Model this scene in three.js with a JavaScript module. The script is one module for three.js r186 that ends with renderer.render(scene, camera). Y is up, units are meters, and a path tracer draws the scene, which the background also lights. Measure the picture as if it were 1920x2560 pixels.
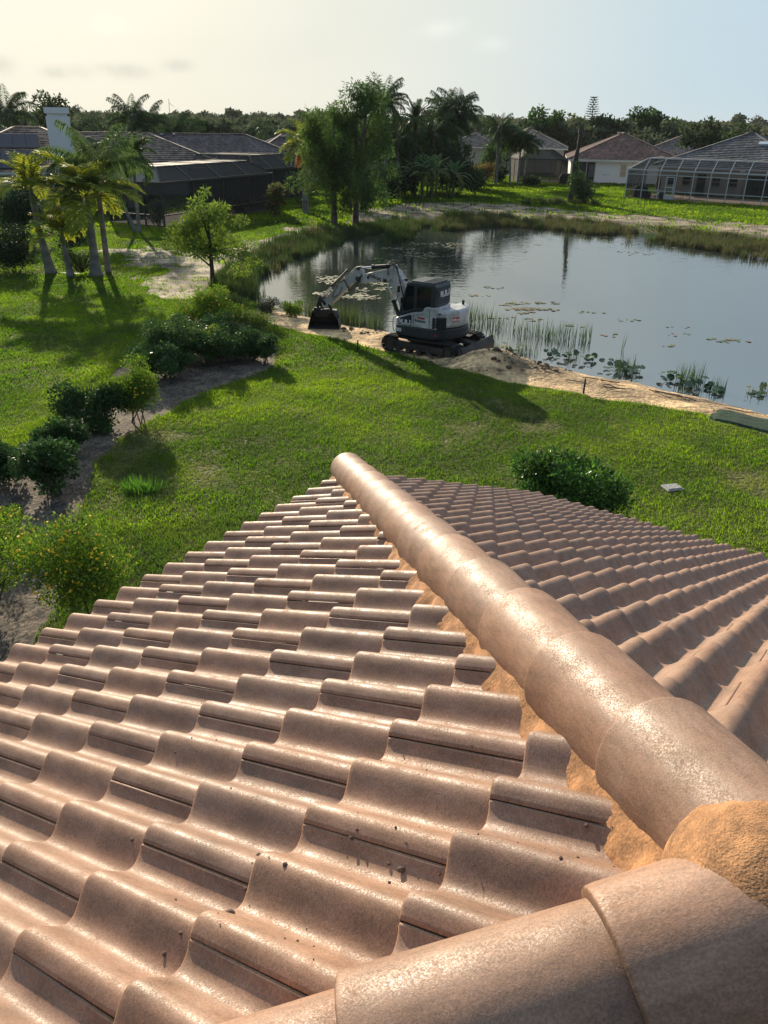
import * as THREE from 'three';
import { mergeGeometries, mergeVertices, toCreasedNormals } from 'three/addons/utils/BufferGeometryUtils.js';
import { RoundedBoxGeometry } from 'three/addons/geometries/RoundedBoxGeometry.js';
import { TextGeometry } from 'three/addons/geometries/TextGeometry.js';
import { FontLoader } from 'three/addons/loaders/FontLoader.js';

// ---------- camera, sky, sun, exposure ----------
const D = Math.PI / 180;
const scene = new THREE.Scene();
const EYE = 7.0;
const camera = new THREE.PerspectiveCamera(66.5, 768 / 1024, 0.05, 6000);
camera.position.set(0, EYE, 0);
camera.rotation.order = 'YXZ';
camera.rotation.set(-26.6 * D, 0, 0.8 * D);
const renderer = new THREE.WebGLRenderer({ antialias: true });
renderer.setSize(768, 1024);
renderer.toneMapping = THREE.LinearToneMapping;
const EXPO = 1.7;
renderer.toneMappingExposure = EXPO;
renderer.shadowMap.enabled = true;
renderer.shadowMap.type = THREE.PCFSoftShadowMap;

const SUN_AZ = -21 * D, SUN_EL = 19.5 * D;
const dirOf = (az, el) => new THREE.Vector3(Math.sin(az) * Math.cos(el), Math.sin(el), -Math.cos(az) * Math.cos(el));
const SUNDIR = dirOf(SUN_AZ, SUN_EL);
const sun = new THREE.DirectionalLight(new THREE.Color().setRGB(1.0, 0.86, 0.66), 4.6);
sun.position.copy(SUNDIR).multiplyScalar(150);
sun.castShadow = true;
sun.shadow.mapSize.set(4096, 4096);
Object.assign(sun.shadow.camera, { left: -80, right: 80, top: 80, bottom: -80, near: 1, far: 400 });
sun.shadow.radius = 1.6;
scene.add(sun, sun.target);

// seeded randomness and periodic noise
const rngOf = (a) => () => { a |= 0; a = a + 0x6D2B79F5 | 0; let t = Math.imul(a ^ a >>> 15, 1 | a); t = t + Math.imul(t ^ t >>> 7, 61 | t) ^ t; return ((t ^ t >>> 14) >>> 0) / 4294967296; };
const hash = (x, y, s) => { let h = Math.imul(x, 374761393) + Math.imul(y, 668265263) + Math.imul(s, 1442695041) | 0; h = Math.imul(h ^ h >>> 13, 1274126177); return ((h ^ h >>> 16) >>> 0) / 4294967296; };
const mod = (a, n) => ((a % n) + n) % n;
function vnoise(x, y, s = 1, per = 1 << 20) {
  const xi = Math.floor(x), yi = Math.floor(y), fx = x - xi, fy = y - yi;
  const u = fx * fx * (3 - 2 * fx), v = fy * fy * (3 - 2 * fy);
  const h = (i, j) => hash(mod(i, per), mod(j, per), s);
  return (h(xi, yi) * (1 - u) + h(xi + 1, yi) * u) * (1 - v) + (h(xi, yi + 1) * (1 - u) + h(xi + 1, yi + 1) * u) * v;
}
function fbm(x, y, s = 1, oct = 4, per = 1 << 20) {
  let a = 0, w = 0.5, t = 0;
  for (let o = 0; o < oct; o++) { a += w * vnoise(x, y, s + o * 17, per); t += w; x *= 2; y *= 2; per *= 2; w *= 0.5; }
  return a / t;
}
const clamp = (x, a = 0, b = 1) => Math.min(b, Math.max(a, x));
const smooth = (a, b, x) => { const t = clamp((x - a) / (b - a)); return t * t * (3 - 2 * t); };
const lerp = (a, b, t) => a + (b - a) * t;

// sky: thin bright haze near the low sun on the left, clear blue away from it
{
  const w = 2048, h = 1024, data = new Float32Array(w * h * 4);
  // radiance by angle from the sun, paler and warmer towards the horizon
  const stops = [[0, 1.05, .95, .72], [6, .75, .705, .58], [12, .59, .575, .49], [22, .475, .495, .455], [43, .31, .40, .465], [65, .22, .31, .42], [100, .135, .195, .29], [180, .068, .098, .145]];
  const cloudSpots = [];
  const r = rngOf(77);
  for (const [az, el, sa, se, n, amp] of [[-23.4, 2.7, .9, .25, 4, -.09], [-19.9, 2.5, 1.1, .22, 5, -.10], [-16.1, 2.5, 1.6, .25, 6, -.10], [-13.4, 2.9, .7, .2, 4, -.08], [-27, 3.3, 1.2, .25, 5, .07], [-24.8, 3.6, .8, .2, 4, .06], [-17.2, 4.9, .9, .25, 4, .05], [3.5, 5.2, 1.1, .25, 5, .05], [6, 4.4, .8, .2, 4, .04], [15.5, 9.4, 1.8, .3, 6, .05], [17.3, 11.6, 1.6, .3, 6, .04]])
    for (let k = 0; k < n; k++) cloudSpots.push([az + (r() - .5) * 2 * sa, el + (r() - .5) * 2 * se, .35 + r() * .45, amp * (0.5 + r() * .6)]);
  for (let j = 0; j < h; j++) {
    const el = ((j + .5) / h - .5) * Math.PI;
    for (let i = 0; i < w; i++) {
      const th = ((i + .5) / w - .5) * 2 * Math.PI;
      const e = Math.max(el, 0.0), ce = Math.cos(e);
      const dx = Math.cos(th) * ce, dy = Math.sin(e), dz = Math.sin(th) * ce;
      const az = Math.atan2(dx, -dz) / D, eld = e / D;
      const g = Math.acos(clamp(dx * SUNDIR.x + dy * SUNDIR.y + dz * SUNDIR.z, -1, 1)) / D;
      const hz = Math.exp(-eld / 7);
      let k = 0; while (stops[k + 1][0] < g) k++;
      const ft = smooth(stops[k][0], stops[k + 1][0], g) * .4 + .6 * (g - stops[k][0]) / (stops[k + 1][0] - stops[k][0]);
      const o = (j * w + i) * 4;
      let cl = 0;
      if (eld < 18 && az > -32 && az < 30) for (const [ca, c2, s, amp] of cloudSpots) {
        const u = (az - ca) / (s * 1.3), v = (eld - c2) / (s * .5), d2 = u * u + v * v;
        if (d2 < 7) cl += amp * Math.exp(-d2) * (0.25 + 1.5 * fbm(az * 3.1, eld * 6, 9, 4));
      }
      const streak = (fbm(az * .12 + 40, eld * .5, 3, 5) - .5) * .035;
      for (let c = 0; c < 3; c++) {
        let v = lerp(stops[k][c + 1], stops[k + 1][c + 1], ft);
        v *= 1 + hz * [.16, .07, -.02][c];
        v *= 1 + streak;
        v *= 1 + clamp(cl, -.16, .2) * [1, .9, .75][c];
        data[o + c] = Math.max(v, 0.01);
      }
      data[o + 3] = 1;
    }
  }
  const sky = new THREE.DataTexture(data, w, h, THREE.RGBAFormat, THREE.FloatType);
  sky.mapping = THREE.EquirectangularReflectionMapping;
  sky.magFilter = sky.minFilter = THREE.LinearFilter;
  sky.wrapS = THREE.RepeatWrapping;
  sky.needsUpdate = true;
  scene.background = sky;
  scene.environment = sky;
}

// air
scene.fog = new THREE.FogExp2(new THREE.Color().setRGB(.80, .80, .74), .0001);

// ---------- naming ----------
const used = {};
function numbered(name) { const n = used[name] = (used[name] ?? -1) + 1; return n ? `${name}_${String(n).padStart(3, '0')}` : name; }
function tag(o, label, category, group) { o.userData.label = label; if (category) o.userData.category = category; if (group) o.userData.group = group; return o; }
function thing(name, label, category, pos = [0, 0, 0], turn = 0, group) {
  const o = new THREE.Group(); o.name = numbered(name); o.position.set(...pos); o.rotation.y = turn; scene.add(o);
  return tag(o, label, category, group);
}
function part(name, geo, mat, parent = scene) {
  const m = new THREE.Mesh(Array.isArray(geo) ? merge(geo) : geo, mat);
  m.name = parent === scene ? numbered(name) : name; m.castShadow = m.receiveShadow = true; parent.add(m); return m;
}
function struct(name, geo, mat) { const m = part(name, geo, mat); m.userData.kind = 'structure'; return m; }
function stuff(o) { o.userData.kind = 'stuff'; return o; }
function merge(list) {
  list = list.map((g) => { g = g.index ? g.toNonIndexed() : g; for (const k of Object.keys(g.attributes)) if (!['position', 'normal', 'uv'].includes(k)) g.deleteAttribute(k); if (!g.attributes.uv) g.setAttribute('uv', new THREE.BufferAttribute(new Float32Array(g.attributes.position.count * 2), 2)); return g; });
  return list.length === 1 ? list[0] : mergeGeometries(list);
}
const M4 = (x, y, z, rx = 0, ry = 0, rz = 0, sx = 1, sy = sx, sz = sx) => new THREE.Matrix4().compose(new THREE.Vector3(x, y, z), new THREE.Quaternion().setFromEuler(new THREE.Euler(rx, ry, rz, 'YXZ')), new THREE.Vector3(sx, sy, sz));
const V = (x, y, z) => new THREE.Vector3(x, y, z);
function box(x, y, z, w, h, d, ry = 0, rx = 0, rz = 0) { const g = new THREE.BoxGeometry(w, h, d); uvBox(g, w, h, d); return g.applyMatrix4(M4(x, y, z, rx, ry, rz)); }
function rbox(x, y, z, w, h, d, r = 0.02, ry = 0, rx = 0, rz = 0) { return new RoundedBoxGeometry(w, h, d, 2, Math.min(r, w / 2.01, h / 2.01, d / 2.01)).applyMatrix4(M4(x, y, z, rx, ry, rz)); }
function uvBox(g, w, h, d) { const u = g.attributes.uv, n = g.attributes.normal; for (let i = 0; i < u.count; i++) { const ax = Math.abs(n.getX(i)), ay = Math.abs(n.getY(i)); const [a, b] = ax > .5 ? [d, h] : ay > .5 ? [w, d] : [w, h]; u.setXY(i, u.getX(i) * a, u.getY(i) * b); } }
// bar between two points with a rectangular section
function bar(a, b, w, h = w) {
  const p = V(...a), q = V(...b), d = q.clone().sub(p), L = d.length(); d.normalize();
  const up = Math.abs(d.y) > .95 ? V(1, 0, 0) : V(0, 1, 0), z = d, x = up.clone().cross(z).normalize(), y = z.clone().cross(x);
  const g = new THREE.BoxGeometry(w, h, L); uvBox(g, w, h, L);
  return g.applyMatrix4(new THREE.Matrix4().makeBasis(x, y, z).setPosition(p.add(q).multiplyScalar(.5)));
}
function cyl(a, b, r1, r2 = r1, seg = 10) {
  const p = V(...a), q = V(...b), d = q.clone().sub(p), L = d.length();
  const g = new THREE.CylinderGeometry(r2, r1, L, seg);
  return g.applyMatrix4(new THREE.Matrix4().compose(p.clone().add(q).multiplyScalar(.5), new THREE.Quaternion().setFromUnitVectors(V(0, 1, 0), d.normalize()), V(1, 1, 1)));
}
function tube(pts, r, seg = 16, rad = 6) { return new THREE.TubeGeometry(new THREE.CatmullRomCurve3(pts.map((p) => V(...p))), seg, r, rad); }
// tapered tube through points [x,y,z,r]
function limb(pts, rad = 8, wob = 0, rng = null) {
  const pos = [], idx = [], uv = []; let len = 0;
  for (let i = 0; i < pts.length; i++) {
    const p = V(...pts[i]), a = V(...pts[Math.max(0, i - 1)]), b = V(...pts[Math.min(pts.length - 1, i + 1)]);
    const t = b.sub(a).normalize(), x = Math.abs(t.x) > .9 ? V(0, 0, 1) : V(1, 0, 0), n = t.clone().cross(x).normalize(), m = t.clone().cross(n);
    if (i) len += p.distanceTo(V(...pts[i - 1]));
    for (let k = 0; k <= rad; k++) {
      const an = (k % rad) / rad * 2 * Math.PI, r = pts[i][3] * (1 + (wob ? (hash(k % rad, i, 5) - .5) * wob : 0));
      pos.push(p.x + (n.x * Math.cos(an) + m.x * Math.sin(an)) * r, p.y + (n.y * Math.cos(an) + m.y * Math.sin(an)) * r, p.z + (n.z * Math.cos(an) + m.z * Math.sin(an)) * r);
      uv.push(k / rad * pts[i][3] * 6.28, len);
    }
  }
  const R = rad + 1;
  for (let i = 0; i < pts.length - 1; i++) for (let k = 0; k < rad; k++) { const a = i * R + k, b = a + 1, c = a + R, d = c + 1; idx.push(a, b, c, b, d, c); }
  const g = new THREE.BufferGeometry();
  g.setAttribute('position', new THREE.Float32BufferAttribute(pos, 3)); g.setAttribute('uv', new THREE.Float32BufferAttribute(uv, 2)); g.setIndex(idx); g.computeVertexNormals();
  return g;
}
function extrude(pts, depth, bevel = 0, seg = 2, smoothCurve) {
  const s = new THREE.Shape(); pts.forEach((p, i) => i ? s.lineTo(p[0], p[1]) : s.moveTo(p[0], p[1])); s.closePath();
  return new THREE.ExtrudeGeometry(s, { depth: depth - 2 * bevel, bevelEnabled: bevel > 0, bevelThickness: bevel, bevelSize: bevel, bevelOffset: -bevel, bevelSegments: seg, curveSegments: 10 }).translate(0, 0, bevel);
}

// ---------- textures and materials ----------
function tex(n, fn, srgb, repeat) {
  const d = new Uint8Array(n * n * 4);
  for (let j = 0; j < n; j++) for (let i = 0; i < n; i++) { const v = fn(i / n, j / n), o = (j * n + i) * 4; const c = Array.isArray(v) ? v : [v, v, v]; for (let k = 0; k < 3; k++) d[o + k] = clamp(c[k]) * 255; d[o + 3] = 255; }
  const t = new THREE.DataTexture(d, n, n); t.wrapS = t.wrapT = THREE.RepeatWrapping; t.magFilter = THREE.LinearFilter; t.minFilter = THREE.LinearMipmapLinearFilter; t.generateMipmaps = true;
  if (srgb) t.colorSpace = THREE.SRGBColorSpace; if (repeat) t.repeat.set(...repeat); t.needsUpdate = true; return t;
}
const lin = (r, g, b) => new THREE.Color().setRGB(r, g, b);
const std = (r, g, b, rough = .8, extra = {}) => new THREE.MeshStandardMaterial({ color: lin(r, g, b), roughness: rough, side: THREE.DoubleSide, ...extra });
const grainTex = tex(512, (u, v) => 0.72 + 0.3 * (fbm(u * 64, v * 64, 21, 3, 64) - .5) + .34 * (fbm(u * 6, v * 6, 22, 3, 6) - .5), true);
const grainBump = tex(512, (u, v) => fbm(u * 90, v * 90, 31, 3, 90));
const streakTex = tex(512, (u, v) => 0.75 + .35 * (fbm(u * 40, v * 4, 41, 4, 4) - .5) + .2 * (fbm(u * 5, v * 5, 42, 3, 5) - .5), true);
const barkBump = tex(256, (u, v) => fbm(u * 24, v * 6, 51, 4, 6));
const withMap = (m, map, rep, bump, bs) => { const c = (t) => { const k = t.clone(); k.repeat.set(rep, rep); k.needsUpdate = true; return k; }; if (map) m.map = c(map); if (bump) { m.bumpMap = c(bump); m.bumpScale = bs; } return m; };
const leafMat = (rough = .85, trans = .45, extra = {}) => new THREE.MeshPhysicalMaterial({ color: 0xffffff, vertexColors: true, roughness: rough, transmission: trans, thickness: 0, specularIntensity: .3, side: THREE.DoubleSide, ...extra });
const M = {
  leaf: leafMat(1, .48), gloss: leafMat(.95, .34, { clearcoat: .12, clearcoatRoughness: .3 }), palm: leafMat(1, .5, { clearcoat: .08, clearcoatRoughness: .3 }), far: leafMat(1, .38),
  shiny: leafMat(.95, .34, { clearcoat: .3, clearcoatRoughness: .25 }),
  flower: std(.75, .5, .02, .7), white: std(.75, .75, .72, .6),
  bark: withMap(std(.20, .17, .14, .95), streakTex, 1.2, barkBump, .02), palmBark: withMap(std(.40, .385, .35, .9), streakTex, 1, barkBump, .01), darkBark: withMap(std(.10, .085, .07, .95), streakTex, 1.5, barkBump, .02),
};
// ---------- land: lawn, sand, mulch bed, pond ----------
const WATER = -0.4;
const P_POND = [[11, -21.3], [9.4, -22.8], [8.4, -23.9], [6.5, -25.2], [5, -26.1], [3.9, -27.2], [2.8, -28.4], [.3, -30.2], [-1.4, -31.4], [-2.8, -32.5], [-3.8, -33.3], [-5.7, -35.6], [-6.8, -37], [-7.2, -40.5], [-6.9, -43.2], [-6.5, -48], [-5.9, -52.8], [-4.5, -57.4], [-2.7, -61.4], [.4, -66.1], [4.3, -69.4], [8.1, -71], [14.1, -69], [20.1, -63], [27, -56], [40, -45], [60, -26], [40, -8], [16, -16.8]];
const P_SAND = [[16, -15.5], [12, -18.4], [10.2, -19.9], [9.2, -20.4], [8.6, -20.7], [7.5, -21.4], [6.3, -22.1], [5.1, -22.9], [3.8, -23.4], [2.4, -24.3], [1.8, -25.4], [-.1, -26.9], [-1.3, -28.3], [-2.7, -29.1], [-4.3, -30.7], [-5, -31.5], [-4.4, -33.2], [-2.8, -33.5], [2.8, -29.5], [6.5, -27], [11, -23.5], [16, -19]];
const P_LEFT = [[-16.6, -47.9], [-15, -49], [-11.3, -47.5], [-9.7, -50.5], [-8.4, -53.8], [-7.2, -58.9], [-5.1, -61], [-3.9, -59], [-5, -53], [-6, -45.3], [-6.2, -38.4], [-6.0, -35], [-8, -33.5], [-10.1, -34.8], [-11.5, -36.8], [-13.1, -41.7], [-15.5, -45.4]];
const P_FAR = [[-3.5, -64], [-2.4, -72.4], [.9, -78], [4.3, -81.5], [11.9, -80.5], [16.9, -74.2], [24.2, -70.5], [30, -65.4], [44, -54], [40, -46], [27, -58], [21.7, -63.6], [15.3, -66.5], [12.4, -70], [6.6, -72.6], [2.3, -67.5], [-2.1, -62.5]];
const P_MULCH = [[-4.1, -27.8], [-3.6, -26.5], [-3.6, -24.2], [-4.1, -23], [-4.9, -21.8], [-5.5, -20.5], [-5.7, -19.6], [-6, -19], [-6.4, -17.9], [-6.5, -16.3], [-6.2, -14.8], [-5.9, -13.5], [-5.4, -12.1], [-5.1, -10.6], [-5.1, -8], [-9, -7], [-11, -11], [-8.9, -16], [-8.6, -17.3], [-8.6, -18.2], [-8.3, -19.1], [-8.3, -21.2], [-8.4, -23.5], [-8.2, -28.2], [-8, -30.5], [-7.9, -32.4], [-6.5, -32.6], [-5, -30.6]];
const HOUSES = [];   // footprints that grass stays out of
function sdf(P, x, z) {
  let d = 1e9, inside = false;
  for (let i = 0, j = P.length - 1; i < P.length; j = i++) {
    const [ax, az] = P[i], [bx, bz] = P[j], ex = bx - ax, ez = bz - az, wx = x - ax, wz = z - az, t = clamp((wx * ex + wz * ez) / (ex * ex + ez * ez));
    const qx = wx - ex * t, qz = wz - ez * t; d = Math.min(d, qx * qx + qz * qz);
    if ((az > z) !== (bz > z) && x < (bx - ax) * (z - az) / (bz - az) + ax) inside = !inside;
  }
  return (inside ? -1 : 1) * Math.sqrt(d);
}
const PILE = [[3.15, -24.35, 1.0, .62], [4.2, -24.6, .9, .26], [5.3, -24.8, .7, .12], [2.2, -25.1, .8, .1], [-.9, -29.1, .7, .10], [.3, -28.2, .7, .1]];
function pondD(x, z) { return sdf(P_POND, x, z) + (fbm(x * .9, z * .9, 61, 3) - .5) * .5; }
function height(x, z, pd = pondD(x, z)) {
  let h = pd >= 0 ? -.4 * Math.pow(1 - clamp(pd / 1.9), 1.35) : -.4 + Math.max(-1.1, pd * .28);
  for (const [px, pz, r, a] of PILE) { const q = ((x - px) ** 2 + (z - pz) ** 2) / (r * r); if (q < 4) h += a * Math.exp(-q * 1.4) * (.75 + .5 * fbm(x * 3.1, z * 3.1, 64, 3)); }
  return h + (fbm(x * .35, z * .35, 62, 3) - .5) * .10 * smooth(0, 3, pd);
}
function sandD(x, z) {
  const n = (fbm(x * .8, z * .8, 63, 4) - .5);
  let d = Math.min(sdf(P_SAND, x, z) + n * .5 - .55, sdf(P_FAR, x, z) + n * 3);
  const n2 = fbm(x * .42, z * .42, 67, 4) - .5;
  d = Math.min(d, sdf(P_LEFT, x, z) + n * 2.6 + n2 * 5.5 + .5);
  for (const [px, pz, r] of PILE.slice(0, 3)) d = Math.min(d, Math.hypot(x - px, z - pz) - r * 1.05 + n * .4);
  return d;
}
const mulchD = (x, z) => sdf(P_MULCH, x, z) + (fbm(x * 1.3, z * 1.3, 65, 3) - .5) * .35;
{
  const steps = (list) => { const o = []; for (const [a, b, s] of list) for (let v = a; v < b - 1e-6; v += s) o.push(v); return o; };
  const xs = steps([[-1600, -1000, 300], [-1000, -200, 200], [-200, -60, 20], [-60, -30, 2], [-30, 16, .36], [16, 50, .9], [50, 80, 5], [80, 200, 20], [200, 1000, 200], [1000, 1601, 300]]);
  const zs = steps([[-1900, -1000, 300], [-1000, -200, 200], [-200, -110, 15], [-110, -62, 1], [-62, -36, .5], [-36, -5, .3], [-5, 40, 9], [40, 400, 90]]);
  const nx = xs.length, nz = zs.length, H = [], S = [], U = [], Pd = [];
  for (let j = 0; j < nz; j++) for (let i = 0; i < nx; i++) {
    const x = xs[i], z = zs[j], near = x > -62 && x < 82 && z > -112 && z < 0;
    const pd = near ? pondD(x, z) : 9, s = near ? Math.min(sandD(x, z), pd + .05) : 9, m = near ? mulchD(x, z) : 9;
    H.push(near ? height(x, z, pd) + (s < 0 ? (fbm(x * 2.2, z * 2.2, 66, 4) - .5) * .12 : 0) : 0); S.push(s); U.push(m); Pd.push(pd);
  }
  const out = { lawn: [], sand: [], patch: [], track: [], mulch: [] };
  const clipT = (poly, key, sign) => { const r = []; for (let i = 0; i < poly.length; i++) { const a = poly[i], b = poly[(i + 1) % poly.length], da = a[key] * sign, db = b[key] * sign; if (da >= 0) r.push(a); if (da * db < 0) { const t = da / (da - db); r.push(a.map((v, k) => v + (b[k] - v) * t)); } } return r; };
  const put = (list, poly) => { for (let i = 1; i + 1 < poly.length; i++) list.push(poly[0], poly[i], poly[i + 1]); };
  for (let j = 0; j + 1 < nz; j++) for (let i = 0; i + 1 < nx; i++) {
    const at = (a, b) => { const k = b * nx + a; return [xs[a], H[k], zs[b], S[k], U[k]]; };
    for (const t of [[at(i, j), at(i, j + 1), at(i + 1, j)], [at(i + 1, j), at(i, j + 1), at(i + 1, j + 1)]]) {
      const sn = clipT(t, 3, -1), rest = clipT(t, 3, 1);
      if (sn.length > 2) put(zs[j] < -62 || (zs[j] < -55 && xs[i] > 0) ? out.track : xs[i] < -5.6 && zs[j] < -33 ? out.patch : out.sand, sn);
      if (rest.length > 2) { const mu = clipT(rest, 4, -1), la = clipT(rest, 4, 1); if (mu.length > 2) put(out.mulch, mu); if (la.length > 2) put(out.lawn, la); }
    }
  }
  const geo = (l) => { let g = new THREE.BufferGeometry(); g.setAttribute('position', new THREE.Float32BufferAttribute(l.flatMap((p) => p.slice(0, 3)), 3)); g = mergeVertices(g, 1e-3); g.computeVertexNormals(); const p = g.attributes.position, uv = []; for (let i = 0; i < p.count; i++) uv.push(p.getX(i), p.getZ(i)); g.setAttribute('uv', new THREE.Float32BufferAttribute(uv, 2)); return g; };
  const lawnTex = tex(512, (u, v) => { const n = fbm(u * 8, v * 8, 71, 5, 8), f = fbm(u * 90, v * 90, 72, 2, 90); const k = .55 + .5 * n + .5 * (f - .5); return [.40 * k, .41 * k, .15 * k]; }, true, [1 / 6, 1 / 6]);
  const lawnBump = tex(512, (u, v) => fbm(u * 60, v * 60, 73, 3, 60), false, [1 / 4, 1 / 4]);
  const sandTex = tex(512, (u, v) => { const n = fbm(u * 7, v * 7, 74, 5, 7), f = fbm(u * 80, v * 80, 75, 2, 80), w = fbm(u * 3, v * 24, 80, 4, 3); const dk = smooth(.56, .66, w) * .4; const k = .62 + .75 * (n - .5) + .30 * (f - .5) - dk * .5; return [k * 1.06, k * .96, k * .80]; }, true, [1 / 7, 1 / 7]);
  const mulchTex = tex(512, (u, v) => { const n = fbm(u * 10, v * 10, 77, 4, 10), f = fbm(u * 110, v * 60, 78, 3, 10 * 11); const k = .33 + .34 * (n - .5) + .42 * (f - .5); return [k * 1.06, k * .93, k * .80]; }, true, [1 / 3, 1 / 3]);
  struct('lawn_ground', geo(out.lawn), new THREE.MeshStandardMaterial({ map: lawnTex, bumpMap: lawnBump, bumpScale: .06, roughness: .95, side: 2 }));
  for (const [name, l, c] of [['sand_bank', out.sand, lin(1.32, 1.10, .84)], ['sandy_patch', out.patch, lin(.70, .70, .70)], ['sandy_track', out.track, lin(.58, .55, .52)]]) struct(name, geo(l), new THREE.MeshStandardMaterial({ map: sandTex, color: c, bumpMap: lawnBump, bumpScale: .04, roughness: .95, side: 2 }));
  struct('mulch_bed', geo(out.mulch), new THREE.MeshStandardMaterial({ map: mulchTex, bumpMap: lawnBump, bumpScale: .018, roughness: .95, side: 2 }));
  // pond
  const s = new THREE.Shape(); [[14, -14], [8, -20], [2, -25.5], [-8, -33], [-9, -45], [-8, -58], [-3, -69], [8, -77], [24, -68], [46, -50], [70, -26], [44, -3]].forEach(([x, z], i) => i ? s.lineTo(x, -z) : s.moveTo(x, -z)); s.closePath();
  const wg = new THREE.ShapeGeometry(s).rotateX(-Math.PI / 2).translate(0, WATER, 0);
  const rip = tex(1024, (u, v) => .6 * fbm(u * 26, v * 60, 81, 3, 26 * 30) * 1 + .4 * fbm(u * 8 + .3 * vnoise(u * 4, v * 4, 84, 4), v * 18, 82, 2, 8 * 9), false, [1 / 9, 1 / 9]);
  struct('pond_water', wg, new THREE.MeshPhysicalMaterial({ color: lin(.034, .040, .034), roughness: .03, ior: 4.6, bumpMap: rip, bumpScale: .006, side: 2 }));
}
// grass
let blades, makeGrass;
{
  blades = (n, spread, len, seed, wid) => {
    const r = rngOf(seed), pos = [], nor = [], idx = [];
    for (let b = 0; b < n; b++) {
      const a = r() * 6.283, rad = Math.sqrt(r()) * spread, x = Math.cos(a) * rad, z = Math.sin(a) * rad, t = r() * 6.283, l = len * (.55 + .7 * r()), w = wid * (.7 + .6 * r()), bend = .35 + .9 * r();
      const dx = Math.cos(t), dz = Math.sin(t), sx = -dz * w, sz = dx * w, k = pos.length / 3;
      const m = [x + dx * l * bend * .35, l * .62, z + dz * l * bend * .35], e = [x + dx * l * bend, l * (.98 - .35 * bend), z + dz * l * bend];
      pos.push(x - sx, -.015, z - sz, x + sx, -.015, z + sz, m[0] - sx * .9, m[1], m[2] - sz * .9, m[0] + sx * .9, m[1], m[2] + sz * .9, ...e);
      const nn = V(dx, .4, dz).normalize(); for (let q = 0; q < 5; q++) nor.push(nn.x, nn.y, nn.z);
      idx.push(k, k + 2, k + 1, k + 1, k + 2, k + 3, k + 2, k + 4, k + 3);
    }
    const g = new THREE.BufferGeometry(); g.setAttribute('position', new THREE.Float32BufferAttribute(pos, 3)); g.setAttribute('normal', new THREE.Float32BufferAttribute(nor, 3)); g.setIndex(idx); return g;
  };
  const gm = new THREE.MeshPhysicalMaterial({ color: 0xffffff, roughness: 1, transmission: .58, thickness: 0, specularIntensity: .3, side: 2 });
  
  const bands = [[5, 14, .05, 8, .055, .050, .004], [14, 24, .066, 8, .075, .050, .005], [24, 40, .10, 8, .10, .062, .008], [40, 62, .16, 8, .16, .075, .014], [62, 125, .34, 8, .3, .14, .03]];
  makeGrass = () => {
    bands.forEach(([d0, d1, cell, n, spread, len, wid], bi) => {
      const r = rngOf(900 + bi), mats = [], cols = [];
      const X0 = -Math.min(75, d1 * .85), X1 = Math.min(70, d1 * .85);
      for (let z = -4.6; z > -d1; z -= cell) for (let x = X0; x < X1; x += cell) {
        const px = x + (r() - .5) * cell, pz = z + (r() - .5) * cell, d = Math.hypot(px, pz), q = r(), q2 = r(), q3 = r();
        if (d < d0 || d > d1) continue;
        const ax = px / -pz; if (ax < -.68 || ax > .66) continue;
        let pd = 9; if (px > -12) { pd = sdf(P_POND, px, pz); if (pd < .55) continue; }
        const s = (px > -20 && pz < -15) ? sandD(px, pz) : 9; if (s < 0 && !(q3 < .10 && (px < -5.6 || pz < -50))) continue;
        const m = px < -3 && px > -12 && pz > -34 ? mulchD(px, pz) : 9; if (m < -.05) continue;
        if (HOUSES.some((P) => sdf(P, px, pz) < .1)) continue;
        const pn = fbm(px * .45, pz * .45, 91, 4), pf = fbm(px * 2.2, pz * 2.2, 92, 3);
        const bare = smooth(d < 13 ? .54 : .62, d < 13 ? .72 : .80, fbm(px * .5 + 9, pz * .5, 93, 4) + .12 * (pf - .5)) * (d < 26 ? 1 : .3);
        if (q3 < bare * .35) continue;
        const sc = (.55 + .75 * q) * (.7 + .9 * pf) * (1 - .35 * bare) * (m < .5 || s < .5 ? 1.15 : 1);
        mats.push(px, height(px, pz, pd === 9 ? 9 : pd), pz, q2 * 6.283, sc);
        const b = (.34 + .72 * pn + .35 * (q - .5) + .5 * (pf - .5)) * [1.12, 1.28, 1.5, 1.5, 1.25][bi], ye = smooth(.35, .75, pn + .25 * (q2 - .5)), dry = bare * .4 + (q2 > .95 ? .35 : 0);
        cols.push(lerp(lerp(.115, .205, ye), .25, dry) * b, lerp(lerp(.24, .325, ye), .20, dry) * b, lerp(.012, .07, dry) * b);
      }
      const N = mats.length / 5, im = new THREE.InstancedMesh(blades(n, spread, len, 40 + bi, wid), gm, N), mm = new THREE.Matrix4(), c = new THREE.Color();
      for (let k = 0; k < N; k++) { const [x, y, z, a, s] = mats.slice(k * 5, k * 5 + 5); im.setMatrixAt(k, M4(x, y, z, 0, a, 0, s, s * (.8 + .4 * hash(k, bi, 3)), s)); im.setColorAt(k, c.setRGB(cols[k * 3], cols[k * 3 + 1], cols[k * 3 + 2])); }
      im.name = numbered('lawn_grass'); im.castShadow = im.receiveShadow = true; scene.add(stuff(im));
      im.userData.label = ['grass of the near lawn right below the tiled roof', 'grass of the lawn around the curved mulch bed', 'grass of the lawn beside the excavator and the palms', 'grass of the lawn around the sand patch at the screened porch', 'grass of the far lawns across the pond'][bi]; im.userData.category = 'grass';
      console.log('grass', bi, N);
    });
  };
}
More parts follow.
